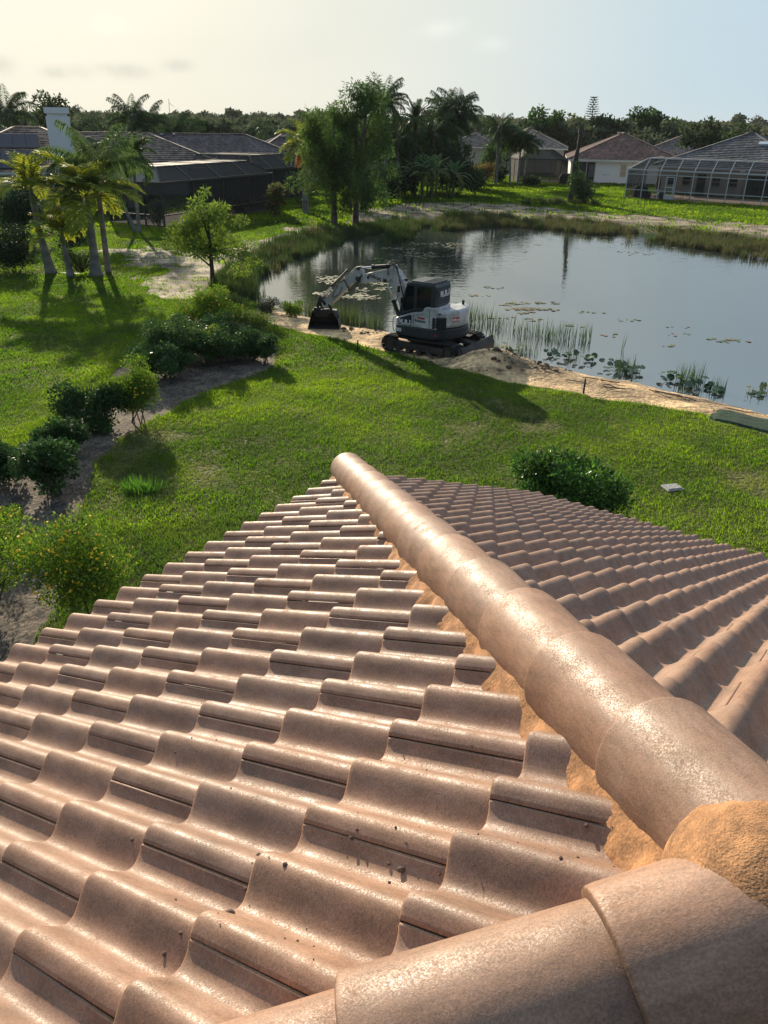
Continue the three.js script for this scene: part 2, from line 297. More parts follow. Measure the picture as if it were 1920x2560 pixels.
// ---------- the tiled roof the photograph is taken from ----------
const tileTex = tex(1024, (u, v) => {
  const a = fbm(u * 5, v * 5, 101, 4, 5), b = fbm(u * 40, v * 12, 102, 3, 4), f = fbm(u * 200, v * 200, 103, 2, 200), sp = vnoise(u * 256, v * 256, 104, 256);
  const k = .80 + .32 * (a - .5) + .16 * (b - .5) + .26 * (f - .5) + (sp > .93 ? -.12 : sp < .05 ? .10 : 0), w = clamp((a - .42) * 2.2);
  return [k * lerp(.755, .715, w), k * lerp(.588, .58, w), k * lerp(.48, .50, w)];
}, true);
const tileBump = tex(1024, (u, v) => .55 * fbm(u * 170, v * 170, 105, 2, 170) + .45 * fbm(u * 60, v * 60, 106, 3, 60));
const tileRough = tex(1024, (u, v) => .74 + .40 * (fbm(u * 7, v * 7, 107, 4, 7) - .5) + .62 * (fbm(u * 150, v * 150, 108, 2, 150) - .5));
const tileMats = [[.80, .77, .74], [.86, .80, .74], [.73, .70, .69], [.80, .735, .69], [.77, .76, .75]].map(([r, g, b], i) => {
  const c = (t, s) => { const k = t.clone(); k.repeat.set(s, s); k.offset.set(i * .31, i * .17); k.needsUpdate = true; return k; };
  return new THREE.MeshPhysicalMaterial({ color: lin(r, g, b), map: c(tileTex, 2.2), bumpMap: c(tileBump, 5.6), bumpScale: .00034, roughnessMap: c(tileRough, 3.3), roughness: .80, side: 2 });
});
const mortarTex = tex(512, (u, v) => { const n = fbm(u * 9, v * 9, 111, 5, 9), f = fbm(u * 120, v * 120, 112, 2, 120), k = .60 + .35 * (n - .5) + .20 * (f - .5); return [k * 1.04, k * .76, k * .52]; }, true);
const mortarMat = withMap(std(1, 1, 1, .95), mortarTex, 2.2, grainBump, .0016);
const R = { az: 34.3 * D, sl: 22.35 * D, o: V(-.4168, 7 - 2.1631, -4.7775), e: .3517, p: .15, H: .049, T: .025, ce: .030, ridge: 9.59, c0: -1.9 };
R.d1 = V(Math.sin(R.az), 0, -Math.cos(R.az)); R.d2 = V(Math.sin(R.az - Math.PI / 2), 0, -Math.cos(R.az - Math.PI / 2));
R.g = R.e * Math.cos(R.sl) / R.p;   // columns gained per course along the hip
const hdir = (deg) => V(Math.sin(deg * D), 0, -Math.cos(deg * D));
function planeFrame(down, left, origin, sl = R.sl) {    // x to the left when facing downhill, y out of the plane, z downhill
  const ez = down.clone().multiplyScalar(Math.cos(sl)).add(V(0, -Math.sin(sl), 0)), ex = left.clone(), ey = ez.clone().cross(ex);
  return new THREE.Matrix4().makeBasis(ex, ey, ez).setPosition(origin.clone().addScaledVector(ey, -(R.H + R.T)));
}
// cross-section of one tile: two rolls, its last edge laps over the neighbour's first
const rollH = (u) => Math.abs(u) < .074 ? R.H * Math.pow(.5 + .5 * Math.cos(Math.PI * u / .074), .97) : 0;
const tileProfile = (() => {
  const pts = [], h = (x) => { const u = ((x + R.ce) % .15 + .15) % .15; return rollH(u > .075 ? u - .15 : u); }, f = (x) => Math.max(h(x) - .0048 * clamp(1 - x / .04), .0005), f0 = h(0) - .0048;
  pts.push([-.006, f0 - .005], [.0014, f0 - .005], [.0020, f0 - .0008], [.0075, f0 - .0022]);
  for (let x = .0115; x < .2999; x += .0079) pts.push([x, f(x)]);
  pts.push([.2975, h(.2975)], [.3, h(.3) - .0015], [.3003, h(.3) - .0044]);
  return pts;
})();
function tileMesh(variant, clips, seed) {     // local frame, tile's upper right corner at the origin; clips: [a, b, c] keep a x + b z + c >= 0
  const zs = [-.03, .0, R.e * .5, R.e - .012, R.e - .004, R.e, R.e + .0005], ys = [0, 0, .5, 1, .985, .90, -.02];
  const n = tileProfile.length, P = [], N = [], UV = [], tris = [];
  const rr = rngOf(seed + 5), twist = (rr() - .5) * .004, lift = (rr() - .5) * .0025;
  for (let k = 0; k < zs.length; k++) for (let i = 0; i < n; i++) {
    const [x, y] = tileProfile[i], f = clamp(zs[k] / R.e);
    P.push([x + f * twist, y + (k === 6 ? -.004 : R.T * (k < 2 ? clamp(zs[k] / R.e, -.1, 1) : k < 4 ? f : f * ys[k]) + lift * f), zs[k] - (k === 0 ? 0 : 0)]);
    UV.push([x + variant * .37, zs[k] + variant * .53]);
  }
  for (let k = 0; k + 1 < zs.length; k++) for (let i = 0; i + 1 < n; i++) { const a = k * n + i, b = a + 1, c = a + n, d = c + 1; tris.push([a, c, b], [b, c, d]); }
  const acc = P.map(() => V(0, 0, 0));
  const va = V(), vb = V();
  for (const [a, b, c] of tris) {
    va.set(P[b][0] - P[a][0], P[b][1] - P[a][1], P[b][2] - P[a][2]); vb.set(P[c][0] - P[a][0], P[c][1] - P[a][1], P[c][2] - P[a][2]); const nn = va.clone().cross(vb);
    for (const q of [a, b, c]) acc[q].add(nn);
  }
  let polys = tris.map((t) => t.map((q) => { const m = acc[q].clone().normalize(); return [...P[q], m.x, m.y, m.z, ...UV[q]]; }));
  for (const [a, b, c] of clips) polys = polys.map((poly) => {
    const r = []; for (let i = 0; i < poly.length; i++) { const p = poly[i], q = poly[(i + 1) % poly.length], dp = a * p[0] + b * p[2] + c, dq = a * q[0] + b * q[2] + c; if (dp >= 0) r.push(p); if (dp * dq < 0) { const t = dp / (dp - dq); r.push(p.map((v, k) => v + (q[k] - v) * t)); } } return r;
  }).filter((p) => p.length > 2);
  if (!polys.length) return null;
  const pos = [], nor = [], uv = [];
  for (const poly of polys) for (let i = 1; i + 1 < poly.length; i++) for (const p of [poly[0], poly[i], poly[i + 1]]) { pos.push(p[0], p[1], p[2]); nor.push(p[3], p[4], p[5]); uv.push(p[6], p[7]); }
  const g = new THREE.BufferGeometry(); g.setAttribute('position', new THREE.Float32BufferAttribute(pos, 3)); g.setAttribute('normal', new THREE.Float32BufferAttribute(nor, 3)); g.setAttribute('uv', new THREE.Float32BufferAttribute(uv, 2));
  return mergeVertices(g, 1e-5);
}
const K = R.o.clone().addScaledVector(R.d1, -R.c0 * R.p);       // hip corner at eave level (crest of the noses)
const home = thing('tiled_house', 'pinkish tan barrel-tiled hip roof filling the foreground, seen from on top of it', 'house');
{
  const SHIFT_L = -1.8, frameL = planeFrame(R.d2, R.d1.clone().negate(), R.o), frameR = planeFrame(hdir(34.6), hdir(34.6 - 90), K, 23.1 * D), frameB = planeFrame(R.d1.clone().negate(), R.d2.clone().negate(), R.o.clone().addScaledVector(R.d1, -(R.c0 + 2 * R.g * R.ridge) * R.p));
  const whole = [0, 1, 2, 3, 4, 5].map((v) => tileMesh(v, [], v));
  const rest = [], cells = [], frm = new THREE.Frustum(), cam = camera.clone(); cam.updateMatrixWorld(); cam.updateProjectionMatrix();
  const G = R.g * R.p / (R.e * Math.cos(R.sl)) * 1;                    // plan lateral per plan downhill = 1
  const per = R.e;                                                      // slope length of a course
  const lat = R.g * R.p / R.e;                                          // lateral metres gained per metre up the slope
  function lay(frame, lines, c0, c1, shift, seed, e, r0, r1, dz) {
    const r = rngOf(seed);
    for (let row = r0; row < r1; row++) for (let c = c0; c < c1; c++) {
      const x = (c * 2 + Math.abs(row % 2) + shift) * R.p, z = -(row + 1) * e + dz;
      const local = lines.map(([a, b, k]) => [a, b, k + a * x + b * z]);
      const corners = [[-.006, -.03], [.3, -.03], [-.006, R.e], [.3, R.e]];
      let keep = true, cut = false;
      for (const [a, b, k] of local) { const s = corners.map(([u, w]) => a * u + b * w + k); if (s.every((q) => q <= 0)) keep = false; else if (s.some((q) => q < 0)) cut = true; }
      if (!keep) continue;
      const g = cut ? tileMesh(Math.floor(r() * 6), local.map(([a, b, k]) => [a, b * e / R.e, k]), row * 100 + c) : whole[Math.floor(r() * 6)];
      if (!g) continue;
      const m = frame.clone().multiply(M4(x, 0, z, 0, (r() - .5) * .006, 0, 1, 1, e / R.e));
      const w = V(.15, .03, .17).applyMatrix4(m), v = w.clone().project(cam), inView = Math.abs(v.x) < 1.12 && v.y > -1.15 && v.y < 1.1 && w.clone().sub(cam.position).dot(cam.getWorldDirection(V())) > 0;
      cells.push({ g, m, mat: tileMats[Math.floor(r() * 5)], d: w.distanceTo(cam.position), inView });
    }
  }
  const k0 = R.c0 * R.p, k1 = (R.c0 + 2 * R.g * R.ridge) * R.p, top = R.ridge * R.e;
  lay(frameL, [[1, lat, -k0 - .16], [-1, lat, k1 - .16]], -3, 24, SHIFT_L, 301, R.e, 0, 10, 0);
  // the right slope runs on for eleven more courses below the corner, down to a lower eave
  const eR = .327, slR = 23.1 * D, latR = Math.cos(slR);
  lay(frameR, [[-1, latR, -.13], [0, 1, 3.14 / Math.cos(slR)]], -17, 2, -.4, 302, eR, 0, 11, -.06 * eR);
  lay(frameR, [[-1, 0, .02]], -17, 2, -.4, 304, eR, -11, 0, -.06 * eR);
  lay(frameB, [[1, lat, 0], [0, 1, top - .02]], -2, 12, 0, 303, R.e, 0, 10, 0);
  cells.sort((a, b) => (b.inView - a.inView) || a.d - b.d);
  const extra = [];
  cells.forEach((c, i) => {
    if (i < 300 && c.inView) { const t = new THREE.Mesh(c.g, c.mat); t.name = 'roof_tile'; t.castShadow = t.receiveShadow = true; c.m.decompose(t.position, t.quaternion, t.scale); home.add(t); }
    else extra.push(c.g.clone().applyMatrix4(c.m));
  });
  console.log('tiles', cells.length, 'in view', cells.filter((c) => c.inView).length);
  if (extra.length) { stuff(part('roof_tiles_out_of_view', extra, tileMats[0], home)).name = 'roof_tiles'; }

  // hip and ridge caps
  const peak = K.clone().addScaledVector(R.d2.clone().negate(), R.g * R.ridge * R.p).addScaledVector(R.d1.clone().negate(), R.g * R.ridge * R.p); peak.y = K.y + R.ridge * R.e * Math.sin(R.sl);
  const cornerB = R.o.clone().addScaledVector(R.d1, -k1); 
  const capGeo = (seed, L) => {
    const nA = 22, nZ = 7, pos = [], uv = [], idx = [], r = rngOf(seed), w1 = (r() - .5) * .006, w2 = (r() - .5) * .006;
    const put = (i, z, rad, drop) => { const a = (-104 + 208 * i / nA) * D; pos.push(Math.sin(a) * rad * 1.04 + w1 * z, Math.cos(a) * rad * 1.03 - drop + w2 * z, z); uv.push(a * .12 + seed * .37, z + seed * .61); };
    // z 0 = upper end (under the next cap), L = lower end; outer shell, rounded nose, nose face
    const rows = [[0, .103], [L * .25, .1068], [L * .5, .1104], [L * .75, .1138], [L - .010, .1172], [L - .003, .1167], [L, .1148], [L + .0005, .102]];
    rows.forEach(([z, rad]) => { for (let i = 0; i <= nA; i++) put(i, z, rad, .026); });
    for (let k = 0; k + 1 < rows.length; k++) for (let i = 0; i < nA; i++) { const a = k * (nA + 1) + i; idx.push(a, a + nA + 1, a + 1, a + 1, a + nA + 1, a + nA + 2); }
    const g = new THREE.BufferGeometry(); g.setAttribute('position', new THREE.Float32BufferAttribute(pos, 3)); g.setAttribute('uv', new THREE.Float32BufferAttribute(uv, 2)); g.setIndex(idx); g.computeVertexNormals(); return g;
  };
  const caps = [0, 1, 2, 3].map((s) => capGeo(s, .405));
  function capRow(from, to, first, step, count, seed, long) {   // from = low end
    const dir = to.clone().sub(from).normalize(), z = dir.clone().negate(), x = V(0, 1, 0).cross(z).normalize(), y = z.clone().cross(x), r = rngOf(seed);
    for (let k = 0; k < count; k++) {
      const low = first + k * step, m = new THREE.Mesh(caps[Math.floor(r() * 4)], tileMats[[0, 1, 3, 4][Math.floor(r() * 4)]]);
      const org = from.clone().addScaledVector(dir, low + .405);
      m.quaternion.setFromRotationMatrix(new THREE.Matrix4().makeBasis(x, y, z)); m.position.copy(org).addScaledVector(y, (r() - .5) * .004);
      m.rotateX(-.016 + (r() - .5) * .01); m.rotateY((r() - .5) * .022); m.rotateZ((r() - .5) * .05);
      if (long && k === count - 1) { m.scale.z = 1.5; m.position.addScaledVector(dir, .2); }
      m.name = 'hip_cap_tile'; m.castShadow = m.receiveShadow = true; home.add(m);
    }
  }
  const hipLen = K.distanceTo(peak);
  capRow(K, peak, -.05, .3535, 13, 401);
  capRow(cornerB.clone().add(V(0, -.02, 0)), peak.clone().add(V(0, -.02, 0)), .085, .3535, 13, 402, true);
  const ridgeEnd = peak.clone().addScaledVector(R.d2, -4);
  { const f = ridgeEnd.clone(), t = peak.clone(); capRow(f, t, -.1, .3535, 11, 403); }
  // mortar: ragged bedding along both edges of the hips, and the packed mound where the three rows meet
  function mortarRow(from, to, side, seed, L0, L1) {
    const dir = to.clone().sub(from).normalize(), z = dir.clone().negate(), x = V(0, 1, 0).cross(z).normalize(), y = z.clone().cross(x), n = 260, m = 9, pos = [], uv = [], idx = [];
    for (let i = 0; i <= n; i++) for (let j = 0; j <= m; j++) {
      const s = lerp(L0, L1, i / n), t = j / m, wob = fbm(s * 7, t * 1.2 + seed, 121, 4) - .5, fine = fbm(s * 60, t * 9, 122, 2) - .5, wave = .5 + .5 * Math.sin(s * 2 * Math.PI / (.15 * Math.SQRT2 / Math.cos(16.2 * D)) + seed);
      const lx = .088 + .035 * t + .022 * t * t + (wob * .05 + wave * .020 * t) * t + fine * .006, ly = -.012 - .098 * t + .012 * Math.sin(t * 3.1) + wob * .014 + fine * .006;
      const p = from.clone().addScaledVector(dir, s).addScaledVector(x, side * lx).addScaledVector(y, ly); pos.push(p.x, p.y, p.z); uv.push(s, t * .13);
    }
    for (let i = 0; i < n; i++) for (let j = 0; j < m; j++) { const a = i * (m + 1) + j; idx.push(a, a + 1, a + m + 1, a + 1, a + m + 2, a + m + 1); }
    const g = new THREE.BufferGeometry(); g.setAttribute('position', new THREE.Float32BufferAttribute(pos, 3)); g.setAttribute('uv', new THREE.Float32BufferAttribute(uv, 2)); g.setIndex(idx); g.computeVertexNormals();
    part('mortar_bed', g, mortarMat, home);
  }
  mortarRow(K, peak, 1, 1, -.02, hipLen - .1); mortarRow(K, peak, -1, 2, -.02, hipLen - .1);
  mortarRow(cornerB, peak, 1, 3, -.02, hipLen - .1); mortarRow(cornerB, peak, -1, 4, -.02, hipLen - .1);
  {
    const g = new THREE.IcosahedronGeometry(1, 24), p = g.attributes.position, v = V();
    for (let i = 0; i < p.count; i++) { v.fromBufferAttribute(p, i); const k = 1 + .09 * (fbm(v.x * 3 + 5, v.y * 3 + v.z * 2, 131, 4) - .5) + .012 * (fbm(v.x * 22, v.y * 22 + v.z * 17, 132, 2) - .5); p.setXYZ(i, v.x * k * .160, v.y * k * .116, v.z * k * .160); }
    const gg = mergeVertices(g.deleteAttribute('normal') && g, 1e-5); gg.computeVertexNormals();
    const m = part('mortar_mound', gg, mortarMat, home); m.position.copy(peak).add(V(0, -.045, 0)).addScaledVector(R.d2, .03);
  }
  // walls, soffits, fascias and the rake board of the lower slope
  const wall = withMap(std(.62, .55, .45, .9), grainTex, .6, grainBump, .004), trim = std(.6, .56, .5, .6);
  const low = K.y - R.H - R.T - .07, corner = (a, b) => K.clone().addScaledVector(R.d2, -a).addScaledVector(R.d1, -b);   // a along the ridge, b across
  const Wd = 2 * R.g * R.ridge * R.p, Ln = 9.5, ext = -11 * eR * Math.cos(slR) - .02, lowE = low + ext * Math.tan(slR), fas = [], wl = [];
  const seg = (a0, b0, a1, b1, y0, y1, th, list) => { const p = corner(a0, b0), q = corner(a1, b1); list.push(bar([p.x, (y0 + y1) / 2, p.z], [q.x, (y0 + y1) / 2, q.z], th, y1 - y0)); };
  seg(.05, .05, .05, Wd - .05, low - .2, low, .03, fas); seg(.07, ext + .05, Ln, ext + .05, lowE - .2, lowE, .03, fas); seg(.05, Wd - .05, Ln, Wd - .05, low - .2, low, .03, fas);
  { const p = corner(.06, .03), q = corner(.06, ext + .06); fas.push(bar([p.x, low - .07, p.z], [q.x, lowE - .07, q.z], .03, .2)); }
  part('fascia', fas, trim, home);
  seg(.6, .6, .6, Wd - .6, 0, low - .2, .2, wl); seg(.3, ext + .6, .3, .5, 0, lowE - .2, .2, wl); seg(.3, ext + .6, Ln, ext + .6, 0, lowE - .2, .2, wl); seg(.6, Wd - .6, Ln, Wd - .6, 0, low - .2, .2, wl); seg(Ln, ext + .6, Ln, Wd - .6, 0, low - .2, .2, wl);
  part('wall', wl, wall, home);
  const quad = (c4) => { const g = new THREE.BufferGeometry(); g.setAttribute('position', new THREE.Float32BufferAttribute([...c4[0], ...c4[1], ...c4[2], ...c4[0], ...c4[2], ...c4[3]], 3)); g.computeVertexNormals(); return g; };
  const at3 = (a, b, y) => { const p = corner(a, b); return [p.x, y, p.z]; };
  part('soffit', [quad([at3(.05, .05, low - .19), at3(Ln, .05, low - .19), at3(Ln, Wd - .05, low - .19), at3(.05, Wd - .05, low - .19)]), quad([at3(.07, .05, low - .08), at3(Ln, .05, low - .08), at3(Ln, ext + .05, lowE - .08), at3(.07, ext + .05, lowE - .08)])], trim, home);
  HOUSES.push([corner(.3, ext + .5), corner(Ln, ext + .5), corner(Ln, Wd), corner(.3, Wd)].map((p) => [p.x, p.z]));
  // loose mortar crumbs lying on the tiles
  const crumb = (s, seed) => { const g = new THREE.IcosahedronGeometry(s, 1), p = g.attributes.position, v = V(); for (let i = 0; i < p.count; i++) { v.fromBufferAttribute(p, i); const k = .7 + .7 * vnoise(v.x / s * 1.7 + 9, v.y / s * 1.7 + v.z / s * 1.3 + 5, seed); p.setXYZ(i, v.x * k * 1.2, v.y * k * .7, v.z * k); } g.computeVertexNormals(); return g; };
  const list = [], r = rngOf(500), n = V(0, 1, 0).transformDirection(frameL);
  const onRoof = (row, c) => { const x = c * R.p, q = ((c - SHIFT_L) % 1 + 1) % 1, u = (q * R.p + R.ce) % R.p, f = 1 - (row - Math.floor(row)); return V(x, rollH(u > .075 ? u - .15 : u) + R.T * f, -row * R.e).applyMatrix4(frameL); };
  for (const [row, c, k, s] of [[8.55, 18.6, 12, .35], [7.9, 19.3, 16, .4], [7.5, 18.9, 10, .3], [7.1, 20.1, 12, .4], [6.9, 20.9, 12, .4], [6.5, 13.3, 6, .25], [7.3, 17.3, 8, .6], [5.5, 18.2, 5, .6], [6.2, 19.6, 8, .8], [4.6, 16.5, 4, .9], [7.6, 20.7, 8, .3]])
    for (let i = 0; i < k * .6; i++) { const p = onRoof(row + (r() - .5) * s * 1.4, c + (r() - .5) * s * 2.4); const g = crumb(.001 + .0032 * Math.pow(r(), 3), i); g.rotateY(r() * 6).translate(p.x, p.y + .001, p.z); list.push(g); }
  const cm = std(.12, .075, .055, .95);
  const cr = stuff(part('mortar_crumbs', list, cm)); tag(cr, 'small dark crumbs of mortar scattered over the near roof tiles', 'crumbs');
  const bigs = [[8.72, 18.35, .009, 'largest dark mortar clod on the tiles, beside the meeting point of the cap rows'], [7.72, 19.35, .006, 'small mortar clod in a tile valley below the thick cap edge'], [7.05, 20.7, .007, 'mortar clod at the bottom edge of the picture, beside the lower cap row']];
  for (const [row, c, s, l] of bigs) { const p = onRoof(row, c); const m = part('mortar_clod', crumb(s, row * 10 | 0), cm); m.position.copy(p); tag(m, l, 'mortar clod', 'mortar clods lying on the roof'); }
}
// ---------- foliage builders ----------
const pick = (r, a) => a[Math.floor(r() * a.length)];
class Leaves {
  constructor() { this.p = []; this.n = []; this.c = []; this.i = []; }
  // one leaf: base point, direction of its length, a side direction, size, colour; two triangles folded along the midrib
  leaf(b, d, s, L, W, col, fold = .25) {
    const k = this.p.length / 3, nx = d.y * s.z - d.z * s.y, ny = d.z * s.x - d.x * s.z, nz = d.x * s.y - d.y * s.x, f = fold * W;
    const m = .45;
    this.p.push(b.x, b.y, b.z, b.x + d.x * L * m + s.x * W + nx * f, b.y + d.y * L * m + s.y * W + ny * f, b.z + d.z * L * m + s.z * W + nz * f, b.x + d.x * L * m - s.x * W + nx * f, b.y + d.y * L * m - s.y * W + ny * f, b.z + d.z * L * m - s.z * W + nz * f, b.x + d.x * L, b.y + d.y * L, b.z + d.z * L);
    const up = ny < 0 ? -1 : 1;
    for (const q of [0, .35, -.35, 0]) { const a = nx * up + s.x * q, e = ny * up + s.y * q, g = nz * up + s.z * q, l = Math.hypot(a, e, g) || 1; this.n.push(a / l, e / l, g / l); }
    for (let q = 0; q < 4; q++) this.c.push(col[0], col[1], col[2]);
    if (up < 0) this.i.push(k, k + 1, k + 3, k, k + 3, k + 2); else this.i.push(k, k + 3, k + 1, k, k + 2, k + 3);   // faces wind the way their normals point
  }
  geo() {
    const g = new THREE.BufferGeometry(); g.setAttribute('position', new THREE.Float32BufferAttribute(this.p, 3)); g.setAttribute('normal', new THREE.Float32BufferAttribute(this.n, 3)); g.setAttribute('color', new THREE.Float32BufferAttribute(this.c, 3)); g.setIndex(this.i); return g;
  }
}
const _d = V(), _s = V(), _b = V(), _t = V();
function randDir(r, out) { const z = r() * 2 - 1, a = r() * 6.2832, q = Math.sqrt(1 - z * z); return out.set(q * Math.cos(a), z, q * Math.sin(a)); }
const shade = (r, cols, v = .35) => { const a = pick(r, cols), b = pick(r, cols), t = r(), k = 1 - v / 2 + v * r(); return [lerp(a[0], b[0], t) * k, lerp(a[1], b[1], t) * k, lerp(a[2], b[2], t) * k]; };
// leaves in clumps: each clump [x, y, z, radius]; leaves sit mostly in a clump's outer shell and point outwards
function foliage(L, r, clumps, n, size, cols, o = {}) {
  const tot = clumps.reduce((a, c) => a + c[3] ** 2, 0);
  for (const [x, y, z, rad, sq = .8] of clumps) {
    const k = Math.round(n * rad * rad / tot), tone = .78 + .44 * r();
    for (let i = 0; i < k; i++) {
      randDir(r, _d); const q = rad * Math.pow(r(), o.core ?? .4) * (.8 + .4 * r());
      _b.set(x + _d.x * q, y + _d.y * q * sq, z + _d.z * q);
      if (o.floor !== undefined && _b.y < o.floor) continue;
      randDir(r, _t); _d.multiplyScalar(o.out ?? .8).add(_t); _d.y += (o.lift ?? .15) - (o.droop ?? 0) * (.5 + r()); _d.normalize();
      randDir(r, _t); _s.copy(_d).cross(_t); if (_s.lengthSq() < 1e-4) continue; _s.normalize();
      if (o.flat) { _s.set(-_d.z, (r() - .5) * .6, _d.x).normalize(); }
      const sc = size * (.6 + .8 * r()), c = shade(r, cols, .45); c[0] *= tone; c[1] *= tone; c[2] *= tone;
      L.leaf(_b, _d, _s, sc, sc * (o.wide ?? .28), c, o.fold ?? .25);
    }
  }
}
// clump centres filling an ellipsoid's shell, knobbly outline
function clumpsIn(r, cx, cy, cz, rx, ry, rz, n, rad, o = {}) {
  const out = [];
  for (let i = 0; i < n; i++) {
    randDir(r, _d); if (o.upper && _d.y < -.3) _d.y *= -1; const q = Math.pow(r(), o.core ?? .45);
    out.push([cx + _d.x * rx * q, cy + _d.y * ry * q, cz + _d.z * rz * q, rad * (.65 + .7 * r())]);
  }
  return out;
}
const GREEN = { dark: [[.018, .045, .016], [.028, .062, .022]], mid: [[.04, .085, .025], [.055, .11, .03]], light: [[.09, .16, .03], [.12, .19, .035]], olive: [[.06, .085, .035], [.085, .11, .04]], yellow: [[.20, .23, .03], [.26, .26, .035], [.13, .18, .03]], grey: [[.09, .10, .075], [.065, .08, .055]], bald: [[.085, .17, .028], [.12, .215, .035], [.06, .13, .025]] };
// a shrub: > foliage (> flowers), stems
function shrub(name, label, cat, [x, z], o) {
  if (o.grow) o = { ...o, h: o.h * o.grow, rx: o.rx * o.grow, rz: (o.rz ?? o.rx) * o.grow, rad: o.rad * o.grow };
  const r = rngOf(o.seed), t = thing(name, label, cat, [x, height(x, z), z], 0, o.group);
  const L = new Leaves(), cl = o.clumps ?? clumpsIn(r, 0, o.y ?? o.h * .55, 0, o.rx * .8, o.h * .42, (o.rz ?? o.rx) * .8, o.nc ?? 16, o.rad ?? o.h * .26, { core: .5 });
  foliage(L, r, cl, (o.n ?? 3000) * (o.dense ?? 1), o.leaf ?? .07, o.cols, { floor: o.floor ?? .03, ...o });
  const f = part('foliage', L.geo(), o.mat ?? M.gloss, t);
  const st = []; const ns = o.stems ?? 6;
  for (let i = 0; i < ns; i++) { const c = pick(r, cl), bx = (r() - .5) * o.rx * .5, bz = (r() - .5) * (o.rz ?? o.rx) * .5; st.push(limb([[bx, -.06, bz, .018 * (o.stemR ?? 1)], [lerp(bx, c[0], .5) + (r() - .5) * .1, c[1] * .5, lerp(bx, c[2], .5), .013 * (o.stemR ?? 1)], [c[0], c[1], c[2], .005]], 5)); }
  if (ns) part('stem', st, M.bark, t);
  if (o.flowers) {
    const fl = [];
    for (let i = 0; i < o.flowers * (o.fdense ?? 1); i++) { const c = pick(r, cl); randDir(r, _d); if (_d.y < .0) _d.y *= -.6; const s = (o.fsize ?? .02) * (o.fgrow ?? 1), g = new THREE.OctahedronGeometry(s * (.7 + .7 * r()), 0); g.scale(1, 1.7, 1); g.rotateX(r() * 3).rotateZ(r() * 3); g.translate(c[0] + _d.x * c[3] * 1.03, c[1] + _d.y * c[3] * 1.0, c[2] + _d.z * c[3] * 1.03); fl.push(g); }
    stuff(part('flowers', fl, o.fmat ?? M.flower, f));
  }
  return t;
}
// a broadleaf tree: > trunk, crown
function tree(name, label, cat, [x, z], o) {
  const r = rngOf(o.seed), t = thing(name, label, cat, [x, o.ground ?? height(x, z), z], 0, o.group);
  const L = new Leaves(), cl = o.clumps ?? clumpsIn(r, o.lean ?? 0, o.h - o.ry, 0, o.rx, o.ry, o.rz ?? o.rx, o.nc ?? 26, o.rad ?? o.rx * .33, { core: .55, upper: o.upper });
  foliage(L, r, cl, o.n ?? 2600, o.leaf ?? .35, o.cols, o);
  part('crown', L.geo(), o.mat ?? M.far, t);
  const tr = o.tr ?? o.h * .025, w = [limb([[0, -.1, 0, tr * 1.5], [0, o.h * .12, 0, tr * 1.05], [(o.lean ?? 0) * .4, o.h * .45, 0, tr * .8], [o.lean ?? 0, o.h * .8, 0, tr * .3]], 8, .2)];
  for (let i = 0; i < (o.limbs ?? 7); i++) { const c = pick(r, cl), y0 = o.h * (.2 + .3 * r()); w.push(limb([[(o.lean ?? 0) * y0 / o.h, y0, 0, tr * .5], [c[0] * .55, lerp(y0, c[1], .6), c[2] * .55, tr * .33], [c[0], c[1], c[2], tr * .1]], 5)); }
  part('trunk', w, o.bark ?? M.bark, t);
  return t;
}
// ---------- palms ----------
function frondGeo(o, seed) {
  const r = rngOf(seed), L = new Leaves(), n = o.n ?? 34, segs = 12, pts = [];
  let x = 0, y = 0, a = o.a0;
  for (let i = 0; i <= segs; i++) { pts.push([x, y, a]); const st = o.len / segs; x += Math.cos(a) * st; y += Math.sin(a) * st; a -= o.bend / segs * (.4 + 1.2 * i / segs); }
  const at = (t) => { const f = Math.min(segs - 1e-6, t * segs), i = Math.floor(f), u = f - i; return [lerp(pts[i][0], pts[i + 1][0], u), lerp(pts[i][1], pts[i + 1][1], u), lerp(pts[i][2], pts[i + 1][2], u)]; };
  for (let i = 0; i < n; i++) for (const sd of [-1, 1]) {
    const t = (o.bare ?? .16) + (1 - (o.bare ?? .16)) * (i + .2 + .6 * r()) / n, [px, py, an] = at(t);
    const l = o.leaf * (.45 + .75 * Math.sin(Math.PI * Math.min(.93, .18 + t * .78))) * (.85 + .3 * r());
    const fw = .45 + .5 * t + .15 * (r() - .5), up = (o.vee ?? .3) + .25 * (r() - .5), hang = (o.hang ?? .3) * (.6 + .8 * r());
    _d.set(Math.cos(an) * fw - Math.sin(an) * up * .6, Math.sin(an) * fw + Math.cos(an) * up, sd).normalize(); _d.y -= hang; _d.normalize();
    _b.set(px, py, 0); _s.set(Math.cos(an), Math.sin(an), 0).addScaledVector(_d, -(_d.x * Math.cos(an) + _d.y * Math.sin(an))).normalize();
    const c = shade(r, o.cols, .4), k = 1 + (o.tipYellow ?? 0) * t;
    L.leaf(_b, _d, _s, l * .62, o.w * (.8 + .4 * r()), [c[0] * k, c[1] * (1 + (k - 1) * .7), c[2]], .2);
    _b.addScaledVector(_d, l * .5); _d.y -= hang * .9 + .15; _d.normalize();
    L.leaf(_b, _d, _s, l * .55, o.w * .75, [c[0] * k, c[1] * (1 + (k - 1) * .7), c[2]], .2);
  }
  const rc = o.rach ?? o.cols[0];
  for (let i = 0; i < segs; i++) { _b.set(pts[i][0], pts[i][1], 0); _d.set(Math.cos(pts[i][2]), Math.sin(pts[i][2]), 0); for (const s of [V(0, 0, 1), V(-_d.y, _d.x, 0)]) L.leaf(_b, _d, s, o.len / segs * 1.5, .02 * (o.rw ?? 1) * (1.2 - i / segs), [rc[0] * 1.3, rc[1] * 1.2, rc[2] * 1.2], 0); }
  return L.geo();
}
